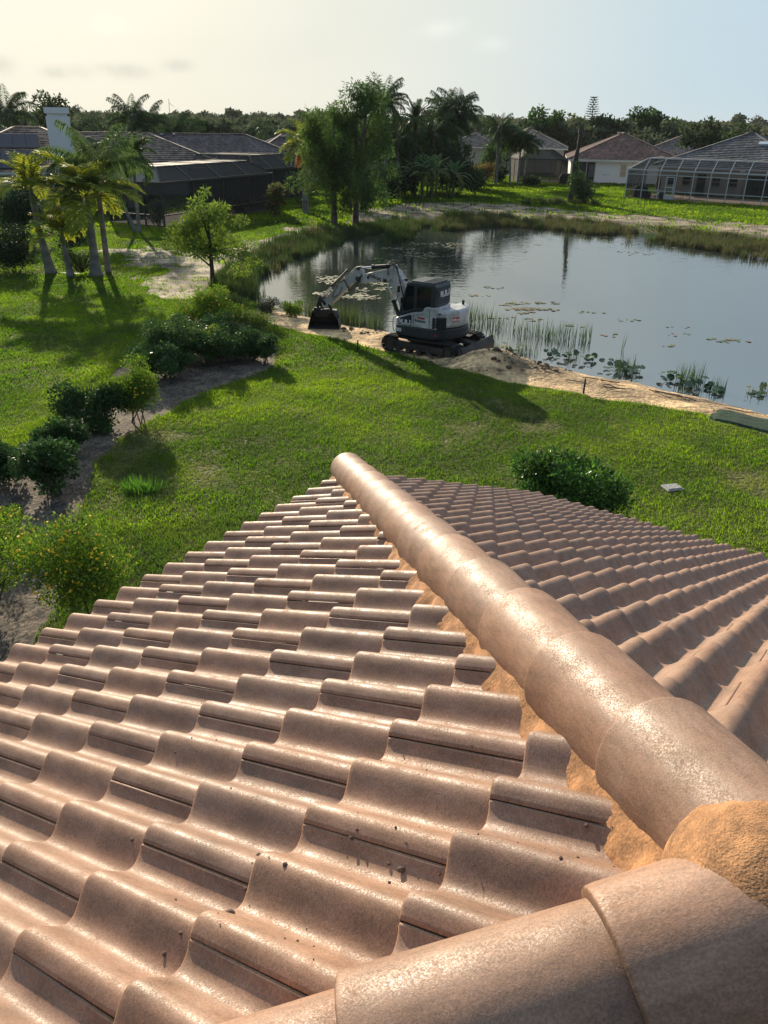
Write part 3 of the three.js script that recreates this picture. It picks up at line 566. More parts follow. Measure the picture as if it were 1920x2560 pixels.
const PALM = {
  queen: { len: 3.0, leaf: .75, n: 46, w: .020, vee: .1, hang: .95, cols: GREEN.mid, bend: 1.5 },
  royal: { len: 1.75, leaf: .58, n: 38, w: .044, vee: .75, hang: .22, cols: [[.21, .27, .03], [.33, .34, .03], [.15, .22, .03]], bend: 1.3, tipYellow: .35 },
  slim: { len: 1.6, leaf: .5, n: 30, w: .026, vee: .4, hang: .4, cols: GREEN.mid, bend: 1.9 },
  date: { len: 2.6, leaf: .34, n: 52, w: .013, vee: .5, hang: .05, cols: GREEN.dark, bend: .75 },
  far: { len: 2.6, leaf: .75, n: 20, w: .045, vee: .2, hang: .6, cols: GREEN.mid, bend: 1.5 },
};
const frondCache = {};
function fronds(kind, over, key) {
  const id = kind + (key ?? '');
  return frondCache[id] ??= [1.25, 1.0, .72, .45, .15, -.2, -.55].flatMap((a0, i) => [0, 1].map((q) => frondGeo({ ...PALM[kind], ...over, a0: a0 + q * .12, bend: ({ ...PALM[kind], ...over }).bend * (a0 > .8 ? .85 : 1) }, 700 + i * 13 + q)));
}
// a palm: > trunk, crownshaft, each frond
function palm(name, label, [x, z], o) {
  const r = rngOf(o.seed), t = thing(name, label, 'palm', [x, o.ground ?? height(x, z), z], 0, o.group);
  const [tx, ty, tz] = o.top, sw = o.swell ?? 1, pts = [];
  for (let i = 0; i <= 10; i++) { const u = i / 10, c = o.curve ?? 0; pts.push([tx * u + c * Math.sin(u * Math.PI), lerp(-.1, ty, u), tz * u, o.r * lerp(1.25 + (sw - 1) * Math.exp(-u * 5), o.taper ?? .78, Math.pow(u, .8))]); }
  part('trunk', limb(pts, 10, .06), o.bark ?? M.palmBark, t);
  if (o.shaft) part('crownshaft', limb([[tx, ty - .05, tz, o.r * .78], [tx, ty + o.shaft * .3, tz, o.r * .85], [tx, ty + o.shaft, tz, o.r * .4]], 9), std(.10, .16, .035, .5), t);
  const fs = fronds(o.kind, o.over ?? {}, o.key), n = o.n ?? 14, y = ty + (o.shaft ?? 0) * .9, order = [];
  for (let i = 0; i < n; i++) order.push(i);
  order.forEach((i) => {
    const e = Math.min(13, Math.floor(Math.pow((i + r() * .8) / n, o.up ?? .85) * (o.low ?? 12.9))), f = part('frond', fs[e], o.mat ?? M.palm, t);
    f.position.set(tx, y, tz); f.rotation.set(0, i * 2.39996 + r() * .5 + (o.spin ?? 0), (r() - .5) * .2, 'YXZ'); const s = (o.s ?? 1) * (.85 + .3 * r()); f.scale.set(s, s, s);
  });
  for (let i = 0; i < (o.dead ?? 0); i++) { const f = part('dead_frond', frondCache.dead ??= frondGeo({ ...PALM.slim, cols: [[.42, .20, .05], [.35, .14, .04]], a0: -.7, bend: 1.1, hang: .7 }, 799), M.palm, t); f.position.set(tx, y - .25, tz); f.rotation.set(0, (o.deadAt ?? 0) + i * .9, 0, 'YXZ'); f.scale.setScalar((o.s ?? 1) * .85); }
  return t;
}
// upright blades growing from water or ground
function reedGeo(n, rx, rz, h, w, seed, cols, lean = .18) {
  const r = rngOf(seed), L = new Leaves();
  for (let i = 0; i < n; i++) {
    const a = r() * 6.283, q = Math.sqrt(r()), x = Math.cos(a) * rx * q, z = Math.sin(a) * rz * q, hh = h * (.5 + .6 * r());
    _b.set(x, -.25, z); _d.set((r() - .5) * 2 * lean, 1, (r() - .5) * 2 * lean).normalize(); randDir(r, _t); _s.copy(_d).cross(_t).normalize();
    L.leaf(_b, _d, _s, hh + .25, w * (.6 + .8 * r()), shade(r, cols, .4), .3);
  }
  return L.geo();
}
// ---------- neighbouring houses and screened porches ----------
// a roof slope of overlapping wavy tile courses, clipped to a convex outline; p0-p1 is its eave
function slope(poly, o = {}) {
  const P = poly.map((p) => V(...p)), ex = P[1].clone().sub(P[0]).normalize(), nrm = ex.clone().cross(P[2].clone().sub(P[0])).normalize(); if (nrm.y < 0) nrm.negate();
  const ez = ex.clone().cross(nrm); if (ez.y > 0) ez.negate();                 // downhill
  const to2 = (p) => { const d = p.clone().sub(P[0]); return [d.dot(ex), -d.dot(ez)]; };
  const Q = P.map(to2), u0 = Math.min(...Q.map((q) => q[0])), u1 = Math.max(...Q.map((q) => q[0])), v1 = Math.max(...Q.map((q) => q[1]));
  const area = Q.reduce((a, q, i) => { const w = Q[(i + 1) % Q.length]; return a + q[0] * w[1] - w[0] * q[1]; }, 0), sg = Math.sign(area);
  const roll = o.roll ?? .33, amp = o.amp ?? .045, course = o.course ?? .36, du = roll / 4, th = o.th ?? .04;
  const pos = [], uv = [];
  const hgt = (u) => amp * (.5 + .5 * Math.cos(u / roll * 6.2832));
  const put = (quad) => {
    let a = quad;
    for (let i = 0; i < Q.length && a.length; i++) { const A = Q[i], B = Q[(i + 1) % Q.length], ex2 = B[0] - A[0], ey2 = B[1] - A[1], f = (p) => sg * (ex2 * (p[1] - A[1]) - ey2 * (p[0] - A[0])) + 1e-6, r = []; for (let k = 0; k < a.length; k++) { const p = a[k], q = a[(k + 1) % a.length], dp = f(p), dq = f(q); if (dp >= 0) r.push(p); if (dp * dq < 0) { const t = dp / (dp - dq); r.push(p.map((v, j) => v + (q[j] - v) * t)); } } a = r; }
    for (let i = 1; i + 1 < a.length; i++) for (const p of [a[0], a[i], a[i + 1]]) { const w = P[0].clone().addScaledVector(ex, p[0]).addScaledVector(ez, -p[1]).addScaledVector(nrm, p[2]); pos.push(w.x, w.y, w.z); uv.push(p[0], p[1]); }
  };
  for (let v = 0, row = 0; v < v1; v += course, row++) for (let u = Math.floor(u0 / du) * du; u < u1; u += du) {
    const a = hgt(u), b = hgt(u + du), jit = (hash(row, Math.floor(u / roll), 7) - .5) * .012;
    put([[u, v, a + th + jit], [u + du, v, b + th + jit], [u + du, v + course, b], [u, v + course, a]]);
    put([[u, v, a], [u + du, v, b], [u + du, v + .001, b + th + jit], [u, v + .001, a + th + jit]]);
  }
  const g = new THREE.BufferGeometry(); g.setAttribute('position', new THREE.Float32BufferAttribute(pos, 3)); g.setAttribute('uv', new THREE.Float32BufferAttribute(uv, 2));
  g.computeVertexNormals(); return g;   // flat faces keep the course edges crisp
}
const roofTex = tex(512, (u, v) => { const a = fbm(u * 40, v * 40, 191, 2, 40), b = fbm(u * 5, v * 5, 192, 4, 5), c = hash(Math.floor(u * 24), Math.floor(v * 22), 193); return .66 + .3 * (b - .5) + .2 * (a - .5) + .26 * (c - .5); }, true, [1 / 8, 1 / 8]);
const roofMat = (r, g, b) => new THREE.MeshStandardMaterial({ color: lin(r, g, b), map: roofTex, roughness: .72, side: 2 });
const RM = { greyBrown: roofMat(.62, .47, .37), dark: roofMat(.27, .21, .20), red: roofMat(.46, .24, .185), grey: roofMat(.34, .33, .335), tan: roofMat(.42, .33, .28), mauve: roofMat(.36, .28, .27) };
const stucco = (r, g, b) => withMap(std(r, g, b, .9), null, .5, grainBump, .004);
const WM = { white: stucco(.84, .84, .82), beige: stucco(.50, .44, .37), tan: stucco(.55, .48, .38) };
const glassDark = new THREE.MeshPhysicalMaterial({ color: lin(.02, .024, .028), roughness: .06, side: 2 });
const screenDark = new THREE.MeshStandardMaterial({ color: lin(.022, .021, .020), roughness: .9, transparent: true, opacity: .82, side: 2 });
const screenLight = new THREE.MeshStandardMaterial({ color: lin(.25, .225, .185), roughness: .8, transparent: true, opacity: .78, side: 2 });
const bronze = std(.035, .033, .032, .5), whiteMetal = std(.50, .50, .49, .6), trimWhite = std(.74, .73, .70, .5);
const rotOf = (ex, ez) => Math.atan2(-ez, ex);          // turn that carries local +X onto (ex, ez)
// a hip-roofed house; local frame: right front corner of the eave at the origin, X along the front (house towards -X), Z outwards
function hipHouse(name, label, [x, z], [ex, ez], o) {
  const t = thing(name, label, 'house', [x, 0, z], rotOf(ex, ez), o.group), W = o.w, Dp = o.d, e = o.eave ?? 2.9, m = Math.min(W, Dp) / 2, ry = e + m * (o.pitch ?? .4167);
  const A = [0, e, 0], B = [-W, e, 0], C = [-W, e, -Dp], F = [0, e, -Dp];
  const r1 = W >= Dp ? [-m, ry, -m] : [-W / 2, ry, -m], r2 = W >= Dp ? [-W + m, ry, -m] : [-W / 2, ry, -Dp + m];
  const S = W >= Dp ? [[B, A, r1, r2], [A, F, r1], [F, C, r2, r1], [C, B, r2]] : [[B, A, r1], [A, F, r2, r1], [F, C, r2], [C, B, r1, r2]];
  S.forEach((q, i) => part('roof_slope', slope(q, o.tile), o.roof, t));
  const cap = (a, b) => { const g = bar([a[0], a[1] + .07, a[2]], [b[0], b[1] + .07, b[2]], .26, .14); return g; };
  part('hip_caps', [cap(A, r1), cap(B, W >= Dp ? r2 : r1), cap(F, W >= Dp ? r1 : r2), cap(C, r2), cap(r1, r2)], o.caps ?? o.roof, t);
  const oh = .55, wl = [box(-W / 2, (e - .1) / 2, -oh - .1, W - 2 * oh, e - .1, .2), box(-W / 2, (e - .1) / 2, -Dp + oh + .1, W - 2 * oh, e - .1, .2), box(-oh - .1, (e - .1) / 2, -Dp / 2, .2, e - .1, Dp - 2 * oh - .4), box(-W + oh + .1, (e - .1) / 2, -Dp / 2, .2, e - .1, Dp - 2 * oh - .4)];
  part('wall', wl, o.wall, t);
  part('fascia', [box(-W / 2, e - .10, -.02, W, .2, .04), box(-.02, e - .10, -Dp / 2, .04, .2, Dp - .1), box(-W + .02, e - .10, -Dp / 2, .04, .2, Dp - .1), box(-W / 2, e - .10, -Dp + .02, W, .2, .04)], o.trim ?? trimWhite, t);
  part('soffit', box(-W / 2, e - .16, -Dp / 2, W - .1, .03, Dp - .1), o.trim ?? trimWhite, t);
  const c = Math.cos(rotOf(ex, ez)), s = Math.sin(rotOf(ex, ez)), fp = (a, b) => [x + a * c + b * s, z - a * s + b * c];
  HOUSES.push([fp(-.5, -.5), fp(-W + .5, -.5), fp(-W + .5, -Dp + .5), fp(-.5, -Dp + .5)]);
  return t;
}
function win(t, x, y, w, h, z, opt = {}) {
  const f = part('window', [box(x, y + h / 2, z, w + .16, .08, .1), box(x, y - h / 2, z, w + .16, .08, .1), box(x - w / 2, y, z, .08, h - .08, .1), box(x + w / 2, y, z, .08, h - .08, .1), box(x, y, z, w - .08, .05, .08)], opt.frame ?? trimWhite, t);
  part('pane', box(x, y, z - .02, w - .08, h - .08, .04), opt.pane ?? glassDark, f); return f;
}
const E1 = [.925, -.38];
// house with the white chimney and solar mats
{
  const t = hipHouse('grey_roof_house', 'house with grey-brown roof, dark solar mats and a white chimney, left behind the front palms', [-20.6, -71.3], E1, { w: 17, d: 15, roof: RM.greyBrown, wall: WM.beige, eave: 2.95, tile: { amp: .02, th: .085, course: .42 } });
  const ch = part('chimney', box(-6.1, 3.5, -.15, 1.75, 7.0, 1.0), WM.white, t);
  part('chimney_cap', [box(-6.1, 7.11, -.15, 1.5, .22, .75), box(-6.1, 7.42, -.15, 1.85, .42, 1.12)], WM.white, ch);
  const q = (u, v, w, h) => { const g = new RoundedBoxGeometry(w - .03, .05, h - .03, 1, .015); g.translate(0, .14, 0); return g.applyMatrix4(M4(0, 0, 0, Math.atan(.4167), 0, 0)).translate(u, 2.95 + v * .3846, -v * .923); };
  const mat = std(.045, .052, .07, .85);
  for (let i = 0; i < 8; i++) part('solar_mat', q(-8.25 - i * 1.02, 2.0, 1.02, 3.1), mat, t);
  for (let i = 0; i < 4; i++) part('solar_mat', q(-8.25 - i * 1.02, 5.3, 1.02, 2.5), mat, t);
  part('gutter', box(-8.5, 2.9, .06, 17, .13, .12), trimWhite, t);
  win(t, -12, 1.4, 1.5, 1.3, -.5); win(t, -3, 1.4, 1.6, 1.3, -.5); win(t, -9.6, 1.4, 1.2, 1.3, -.5);
}
hipHouse('grey_roof_house', 'rear wing with grey-brown courses rising right behind the screened porch roof', [-16.9, -85.9], E1, { w: 20, d: 12.4, roof: RM.greyBrown, wall: WM.beige, eave: 2.95, tile: { amp: .02, th: .085, course: .42 } });
{
  const t = hipHouse('dark_roof_house', 'house with long dark scalloped roof and three roof vents, left of the cypress pair', [-8.6, -93.5], E1, { w: 24, d: 11.6, roof: RM.dark, wall: WM.tan, eave: 3.0, tile: { amp: .07, roll: .4, course: .42 } });
  const vent = (u) => { const g = new THREE.SphereGeometry(.2, 10, 6, 0, 6.283, 0, 1.6); g.scale(1, .8, 1).translate(u, 5.36, -5.3); return g; };
  for (const u of [-13.6, -14.9, -16.2]) part('roof_vent', vent(u), std(.3, .28, .27, .6), t);
  win(t, -3, 1.5, 1.4, 1.3, -.5);
}
{ const t = hipHouse('dark_roof_house', 'farther dark-tiled roof peeking out between the long dark roof and the cypress pair', [-4.4, -106], E1, { w: 13, d: 11, roof: RM.dark, wall: WM.tan, eave: 3.0, tile: { amp: .06, roll: .4, course: .42 } }); part('roof_vent', box(-7.4, 5.2, -4.6, .9, .12, .4), std(.5, .48, .45, .5), t); part('roof_vent', box(-5.4, 5.1, -4.4, .6, .12, .4), std(.5, .48, .45, .5), t); }
hipHouse('pink_roof_house', 'far house with pinkish roof at the left picture edge under the dark palm', [-38.3, -96], [.97, -.24], { w: 15, d: 12, roof: RM.tan, wall: WM.beige, eave: 3.3, pitch: .5 });
// white house across the pond
{
  const t = hipHouse('white_house', 'white stucco house with red-brown hip roof across the pond', [37.65, -109.3], [.983, .184], { w: 14.6, d: 17, roof: RM.red, caps: roofMat(.50, .33, .26), wall: WM.white, eave: 2.85, tile: { amp: .06, roll: .36, course: .38 } });
  part('porch_opening', [box(-12.25, 1.28, -.5, 2.7, 2.5, .12)], std(.03, .03, .032, .6), t);
  part('opening_frame', [box(-12.25, 2.6, -.42, 3.0, .14, .2), box(-10.85, 1.26, -.42, .14, 2.53, .2), box(-13.65, 1.26, -.42, .14, 2.53, .2), box(-12.0, 1.26, -.42, .05, 2.5, .1)], trimWhite, t);
  win(t, -11.3, 1.5, .8, 1.5, -.41, { frame: bronze, pane: std(.10, .10, .105, .3) });
  win(t, -7.3, 1.55, .78, 1.45, -.53, { pane: std(.50, .40, .26, .6) });
  part('window_hood', box(-7.3, 2.42, -.45, 1.1, .1, .2), trimWhite, t);
  part('downpipe', cyl([-6.15, .1, -.47], [-6.15, 2.7, -.47], .06), trimWhite, t);
  part('pipe_stub', [box(-9.7, 1.05, -.52, .16, .12, .1), box(-9.4, 1.05, -.52, .12, .12, .1), box(-9.1, 1.08, -.52, .14, .1, .1)], std(.45, .45, .45), t);
  const v = part('roof_vent', box(-7.9, 5.95, -7.0, .5, .14, .5), std(.55, .4, .33), t);
}
hipHouse('mauve_roof_house', 'mauve-brown roof with a pale hip line between the white house and the twin trees', [49.5, -121], [.93, .37], { w: 15, d: 17, roof: RM.mauve, caps: roofMat(.62, .46, .34), wall: WM.tan, eave: 2.85 });
{
  const t = hipHouse('grey_tile_house', 'big house with dark grey tile courses behind the white-framed screen cage', [43.5, -87.6], [.824, .567], { w: 16.5, d: 16, roof: RM.grey, wall: WM.tan, eave: 2.9, tile: { amp: .02, th: .085, course: .42 } });
  for (const x of [-14.2, -12.6, -9.4, -7.6]) win(t, x, 1.45, .95, 1.0, -.5, { frame: WM.tan });
  part('sliding_door', [box(-4.6, 1.1, -.5, 3.4, 2.2, .1), box(-11, 1.1, -.52, .9, 2.1, .1)], glassDark, t);
  for (const x of [-6.6, -2.4]) part('pillar', box(x, 1.35, .8, .5, 2.7, .5), WM.tan, t);
  part('skylight', box(-6.0, 5.3, -5.2, 1.5, .18, .6, 0, .39), std(.6, .62, .66, .2), t);
}
hipHouse('brown_roof_house', 'far house with plain brown roof above the small screened porch', [27.6, -133], [.98, .2], { w: 13, d: 15, roof: RM.greyBrown, wall: WM.tan, eave: 3.5 });
hipHouse('brown_roof_house', 'far brown roof half hidden by the gap right of the garden jungle', [17.5, -140], [.96, .28], { w: 9, d: 14, roof: RM.tan, wall: WM.tan, eave: 3.4 });
hipHouse('blue_grey_roof_house', 'far pale blue-grey roof in the gap right of the garden jungle', [16.4, -165], [.98, -.2], { w: 10, d: 12, roof: roofMat(.42, .46, .50), wall: WM.white, eave: 3.8 });
// ---------- screened porches ----------
// local frame: corner at the origin, X along the front, the cage behind it at -Z
function cage(name, label, [x, z], [ex, ez], o) {
  const t = thing(name, label, 'porch', [x, 0, z], rotOf(ex, ez)), m = o.mat, s = o.sec ?? .07, L = o.w, Dp = o.d, h = o.h, top = o.top, ins = o.inset;
  const nf = Math.round(L / o.step), ns = Math.round(Dp / (o.sideStep ?? o.step));
  const fx = [...Array(nf + 1).keys()].map((i) => L * i / nf), sz = [...Array(ns + 1).keys()].map((i) => -Dp * i / ns);
  const quad = (a, b, c, d) => { const g = new THREE.BufferGeometry(); g.setAttribute('position', new THREE.Float32BufferAttribute([...a, ...b, ...c, ...a, ...c, ...d], 3)); g.computeVertexNormals(); return g; };
  const ix = (x2) => clamp(x2, ins, L - ins);
  fx.forEach((x2, i) => {
    part('post', box(x2, h / 2, 0, s, h, s), m, t);
    part('roof_beam', [bar([x2, h, 0], [ix(x2), top, -ins], s * .9), bar([ix(x2), top, -ins], [ix(x2), top, -Dp], s * .9)], m, t);
    if (i === nf) return; const x3 = fx[i + 1];
    part('screen_panel', quad([x2 + s / 2, .05, 0], [x3 - s / 2, .05, 0], [x3 - s / 2, h, 0], [x2 + s / 2, h, 0]), o.screen, t);
    part('roof_screen', quad([x2, h, 0], [x3, h, 0], [ix(x3), top, -ins], [ix(x2), top, -ins]), o.roofScreen ?? o.screen, t);
    if (x3 > ins && x2 < L - ins) part('roof_screen', quad([ix(x2), top, -ins], [ix(x3), top, -ins], [ix(x3), top, -Dp], [ix(x2), top, -Dp]), o.topScreen ?? o.screen, t);
  });
  for (const [sx, ins2, q] of [[0, ins, 0], [L, L - ins, 1]]) sz.forEach((z2, i) => {
    if (i) part('post', box(sx, h / 2, z2, s, h, s), m, t);
    const iz = Math.min(z2, -ins); if (i) part('roof_beam', bar([sx, h, z2], [ins2, top, iz], s * .9), m, t);
    if (i === ns) return; const z3 = sz[i + 1];
    part('screen_panel', quad([sx, .05, z2], [sx, .05, z3], [sx, h, z3], [sx, h, z2]), q ? o.screen : o.endScreen ?? o.screen, t);
    part('roof_screen', quad([sx, h, z2], [sx, h, z3], [ins2, top, Math.min(z3, -ins)], [ins2, top, iz]), q ? o.endRoofR ?? o.screen : o.endRoof ?? o.screen, t);
  });
  const rails = []; for (const y of o.rails) { rails.push(bar([0, y, .003], [L, y, .003], s * .8, s * .8)); rails.push(bar([.003, y, 0], [.003, y, -Dp], s * .8, s * .8), bar([L - .003, y, 0], [L - .003, y, -Dp], s * .8, s * .8)); }
  rails.push(bar([0, h, 0], [L, h, 0], s * 1.3, s * 1.6), bar([0, h, 0], [0, h, -Dp], s * 1.3, s * 1.6), bar([L, h, 0], [L, h, -Dp], s * 1.3, s * 1.6), bar([ins, top, -ins], [L - ins, top, -ins], s), bar([ins, top, -ins], [ins, top, -Dp], s), bar([L - ins, top, -ins], [L - ins, top, -Dp], s));
  part('rails', rails, m, t);
  part('floor_slab', box(L / 2, .03, -Dp / 2, L + .3, .1, Dp + .3), o.slab ?? std(.055, .05, .045, .9), t);
  const c = Math.cos(rotOf(ex, ez)), sn = Math.sin(rotOf(ex, ez)), fp = (a, b) => [x + a * c + b * sn, z - a * sn + b * c]; HOUSES.push([fp(0, 0), fp(L, 0), fp(L, -Dp), fp(0, -Dp)]);
  return t;
}
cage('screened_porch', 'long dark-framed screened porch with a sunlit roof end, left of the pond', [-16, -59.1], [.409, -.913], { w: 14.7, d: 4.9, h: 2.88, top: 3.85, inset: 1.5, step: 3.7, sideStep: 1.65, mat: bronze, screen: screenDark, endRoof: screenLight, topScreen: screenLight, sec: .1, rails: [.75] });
cage('screened_porch', 'second dark screened porch farther back beneath the long dark roof', [-12.2, -77.5], [.409, -.913], { w: 9, d: 7.5, h: 2.8, top: 3.95, inset: 1.6, step: 3, sideStep: 2.5, mat: bronze, screen: screenDark, sec: .1, rails: [.75] });
cage('screened_porch', 'small dark screened porch left of the white house', [16.9, -110.6], [.993, -.1], { w: 6.3, d: 5, h: 2.82, top: 3.9, inset: 1.5, step: 2.1, sideStep: 2.5, mat: bronze, screen: screenDark, sec: .09, rails: [.8] });
{
  const t = cage('screen_cage', 'large white-framed screen cage across the pond at the right picture edge', [25.2, -89.7], [.824, .567], { w: 17, d: 6.2, h: 2.8, top: 3.85, inset: 1.5, step: 1.7, sideStep: 2.1, mat: whiteMetal, screen: new THREE.MeshStandardMaterial({ color: lin(.03, .03, .03), roughness: .9, transparent: true, opacity: .60, side: 2 }), sec: .085, rails: [.85, 2.35], slab: std(.33, .24, .20, .8) });
  const d = part('door', [box(4.15, 1.12, .06, .09, 2.2, .07), box(4.95, 1.12, .06, .09, 2.2, .07), box(4.55, 2.2, .06, .72, .09, .07), box(4.55, 1.25, .06, .72, .1, .07), box(4.55, .3, .06, .72, .42, .06), box(4.55, .06, .06, .72, .08, .07)], whiteMetal, t);
  part('door_handle', box(4.24, 1.1, .11, .03, .14, .04), bronze, d);
}
// things on the caged patio, standing on its slab (.08)
{
  const spot = (a, b) => { const c = .824, s = -.567; return [25.2 + a * c + b * s, .08, -89.7 - a * s + b * c]; };
  let t = thing('covered_grill', 'dark covered grill in the left corner of the white-framed cage', 'grill', spot(1.2, -.9)); part('cover', [extrude([[-.75, 0], [.75, 0], [.7, .95], [.45, 1.15], [-.45, 1.15], [-.7, .95]], .65, .06)], std(.015, .015, .017, .8), t);
  t = thing('plant_pot', 'blue glazed pot left of the cage door', 'pot', spot(2.3, -.5)); part('pot', new THREE.LatheGeometry([[.001, 0], [.2, 0], [.3, .2], [.32, .42], [.27, .55], [.30, .6], [.25, .6]].map((p) => new THREE.Vector2(...p)), 16), std(.03, .06, .13, .3), t);
  t = thing('plant_pot', 'lighter blue pot directly beside the cage door', 'pot', spot(3.75, -.4)); part('pot', new THREE.LatheGeometry([[.001, 0], [.24, 0], [.34, .25], [.36, .5], [.33, .58], [.3, .58]].map((p) => new THREE.Vector2(...p)), 16), std(.06, .12, .22, .3), t);
  t = thing('patio_umbrella', 'closed rust-red patio umbrella inside the cage', 'umbrella', spot(2.7, -2.2)); part('canopy', limb([[0, .8, 0, .22], [0, 1.3, 0, .26], [0, 1.9, 0, .16], [.05, 2.4, 0, .03]], 10, .25), std(.22, .09, .06, .8), t); part('pole', cyl([0, 0, 0], [.05, 2.45, 0], .03), bronze, t); part('base', new THREE.CylinderGeometry(.3, .32, .08, 16).translate(0, .04, 0), bronze, t);
  t = thing('patio_table', 'dark low table behind the cage door', 'table', spot(5.6, -2.4)); part('top', new THREE.CylinderGeometry(.7, .7, .04, 20).translate(0, .72, 0), bronze, t); for (let i = 0; i < 4; i++) part('leg', cyl([Math.cos(i * 1.57 + .8) * .5, 0, Math.sin(i * 1.57 + .8) * .5], [Math.cos(i * 1.57 + .8) * .4, .7, Math.sin(i * 1.57 + .8) * .4], .025, .025, 6), bronze, t);
  t = thing('covered_grill', 'black covered grill in front of the white house at the small screened porch', 'grill', [22.7, 0, -109.6]); part('cover', extrude([[-.8, 0], [.8, 0], [.75, .8], [.5, 1.25], [-.5, 1.25], [-.75, .8]], .7, .08), std(.012, .012, .014, .8), t);
}
// ---------- shrubs of the mulch bed ----------
const DK = { cols: [[.03, .08, .022], [.058, .125, .03]], mat: M.gloss, leaf: .08, wide: .32, dense: 1.6, grow: 1.17 };
const YL = { cols: [[.11, .21, .015], [.18, .27, .02], [.075, .16, .015]], mat: M.leaf, leaf: .06, wide: .26, lift: .5, out: 1, dense: 1.7, grow: 1.08, fdense: 2, fgrow: 1.35 };
shrub('leafy_shrub', 'yellow-green shrub spilling over the front of the dense dark mass', 'shrub', [-5.9, -25.3], { cols: [[.12, .19, .03], [.16, .22, .035]], mat: M.leaf, seed: 22, h: 1.25, rx: .8, nc: 22, rad: .26, n: 4200, leaf: .07, wide: .24, lift: .4, group: 'shrubs planted along the mulch bed' });
const bedGroup = 'shrubs planted along the mulch bed';
shrub('flowering_shrub', 'large bright shrub dotted with yellow flowers at the left eave of the tiled roof', 'shrub', [-4.55, -9.7], { ...YL, seed: 1, h: 1.85, rx: .92, rz: .85, nc: 30, rad: .30, n: 9000, leaf: .05, flowers: 170, fsize: .014, group: bedGroup });
shrub('flowering_shrub', 'yellow-flowered shrub cut by the left picture edge, beside the larger flowering one', 'shrub', [-6.2, -10.4], { ...YL, seed: 2, h: 1.75, rx: .8, nc: 22, rad: .28, n: 6500, leaf: .05, flowers: 110, fsize: .014, group: bedGroup });
shrub('flowering_shrub', 'thin weedy yellow-flowered shrub behind the one at the left picture edge', 'shrub', [-6.9, -12.3], { ...YL, seed: 3, h: .95, rx: .65, nc: 14, rad: .18, n: 2200, leaf: .05, flowers: 40, fsize: .013, group: bedGroup });
shrub('dark_shrub', 'dark glossy shrub on several bare stems, nearest of the dark ones to the roof', 'shrub', [-6.85, -14.6], { ...DK, seed: 4, h: 1.05, rx: .62, nc: 20, rad: .22, y: .68, n: 3600, stems: 9, group: bedGroup });
shrub('dark_shrub', 'small dark glossy shrub touching the left picture edge', 'shrub', [-8.1, -15.1], { ...DK, seed: 5, h: .85, rx: .42, nc: 12, rad: .19, y: .55, n: 1800, stems: 6, group: bedGroup });
shrub('dark_shrub', 'low wide dark shrub over a pale sand strip, left of the bare mulch', 'shrub', [-7.5, -16.7], { ...DK, seed: 6, h: .72, rx: .66, rz: .45, nc: 18, rad: .18, y: .42, n: 2800, group: bedGroup });
shrub('dark_shrub', 'dark shrub with a side sprig on bare stems, left of the rounded yellow shrub', 'shrub', [-7.3, -18.3], { ...DK, seed: 7, h: 1.15, rx: .9, rz: .6, nc: 24, rad: .24, y: .66, n: 4600, stems: 9, group: bedGroup });
shrub('flowering_shrub', 'rounded yellow-green shrub with yellow flowers in the middle of the mulch bed', 'shrub', [-6.35, -18.9], { ...YL, seed: 8, h: 1.5, rx: .82, nc: 26, rad: .28, n: 8000, leaf: .055, flowers: 70, fsize: .016, group: bedGroup });
shrub('dark_shrub', 'wide low dark shrub, first of the dense dark mass behind the rounded yellow shrub', 'shrub', [-6.7, -22.6], { ...DK, seed: 9, h: .85, rx: 1.05, rz: .7, nc: 26, rad: .25, n: 4300, group: bedGroup });
shrub('dark_shrub', 'tall dark shrub in the middle of the dense dark mass', 'shrub', [-6.6, -24.0], { ...DK, cols: [[.045, .10, .025], [.075, .14, .03]], seed: 10, h: 1.2, rx: 1.0, rz: .8, nc: 26, rad: .28, n: 4600, group: bedGroup });
shrub('dark_shrub', 'dark shrub at the bare mulch edge, right side of the dense mass', 'shrub', [-5.5, -24.3], { ...DK, seed: 11, h: .92, rx: .9, rz: .7, nc: 24, rad: .24, n: 3900, group: bedGroup });
shrub('dark_shrub', 'dark shrub beside the little round one at the right end of the bed', 'shrub', [-4.55, -25.0], { ...DK, seed: 12, h: .95, rx: .7, nc: 20, rad: .24, n: 3300, stems: 7, group: bedGroup });
shrub('round_shrub', 'small clipped round dark shrub on a bare stem at the right end of the bed', 'shrub', [-3.85, -24.5], { ...DK, seed: 13, h: .9, rx: .34, y: .62, nc: 18, rad: .15, n: 2300, leaf: .055, stems: 4, group: bedGroup });
shrub('dark_shrub', 'dark shrub at the back left of the bed beside the sunlit lawn', 'shrub', [-7.3, -26.4], { ...DK, cols: [[.045, .10, .025], [.075, .14, .03]], seed: 14, h: .95, rx: .85, nc: 22, rad: .25, n: 3200, group: bedGroup });
shrub('dark_shrub', 'dark shrub in the deep middle of the bed under the yellow-green ones', 'shrub', [-5.7, -26.2], { ...DK, seed: 15, h: 1.0, rx: 1.0, nc: 22, rad: .27, n: 3600, group: bedGroup });
shrub('flowering_shrub', 'yellow-topped shrub, highest of the far end of the bed', 'shrub', [-6.3, -28.6], { ...YL, seed: 16, h: 1.45, rx: 1.25, rz: .9, nc: 28, rad: .32, n: 6500, leaf: .07, flowers: 90, fsize: .02, group: bedGroup });
shrub('leafy_shrub', 'loose grey-green shrub right of the yellow-topped one, above the lawn edge', 'shrub', [-4.9, -28.2], { cols: [[.11, .17, .03], [.15, .20, .04]], mat: M.leaf, seed: 17, h: 1.05, rx: 1.0, nc: 24, rad: .27, n: 4300, leaf: .07, wide: .2, group: bedGroup });
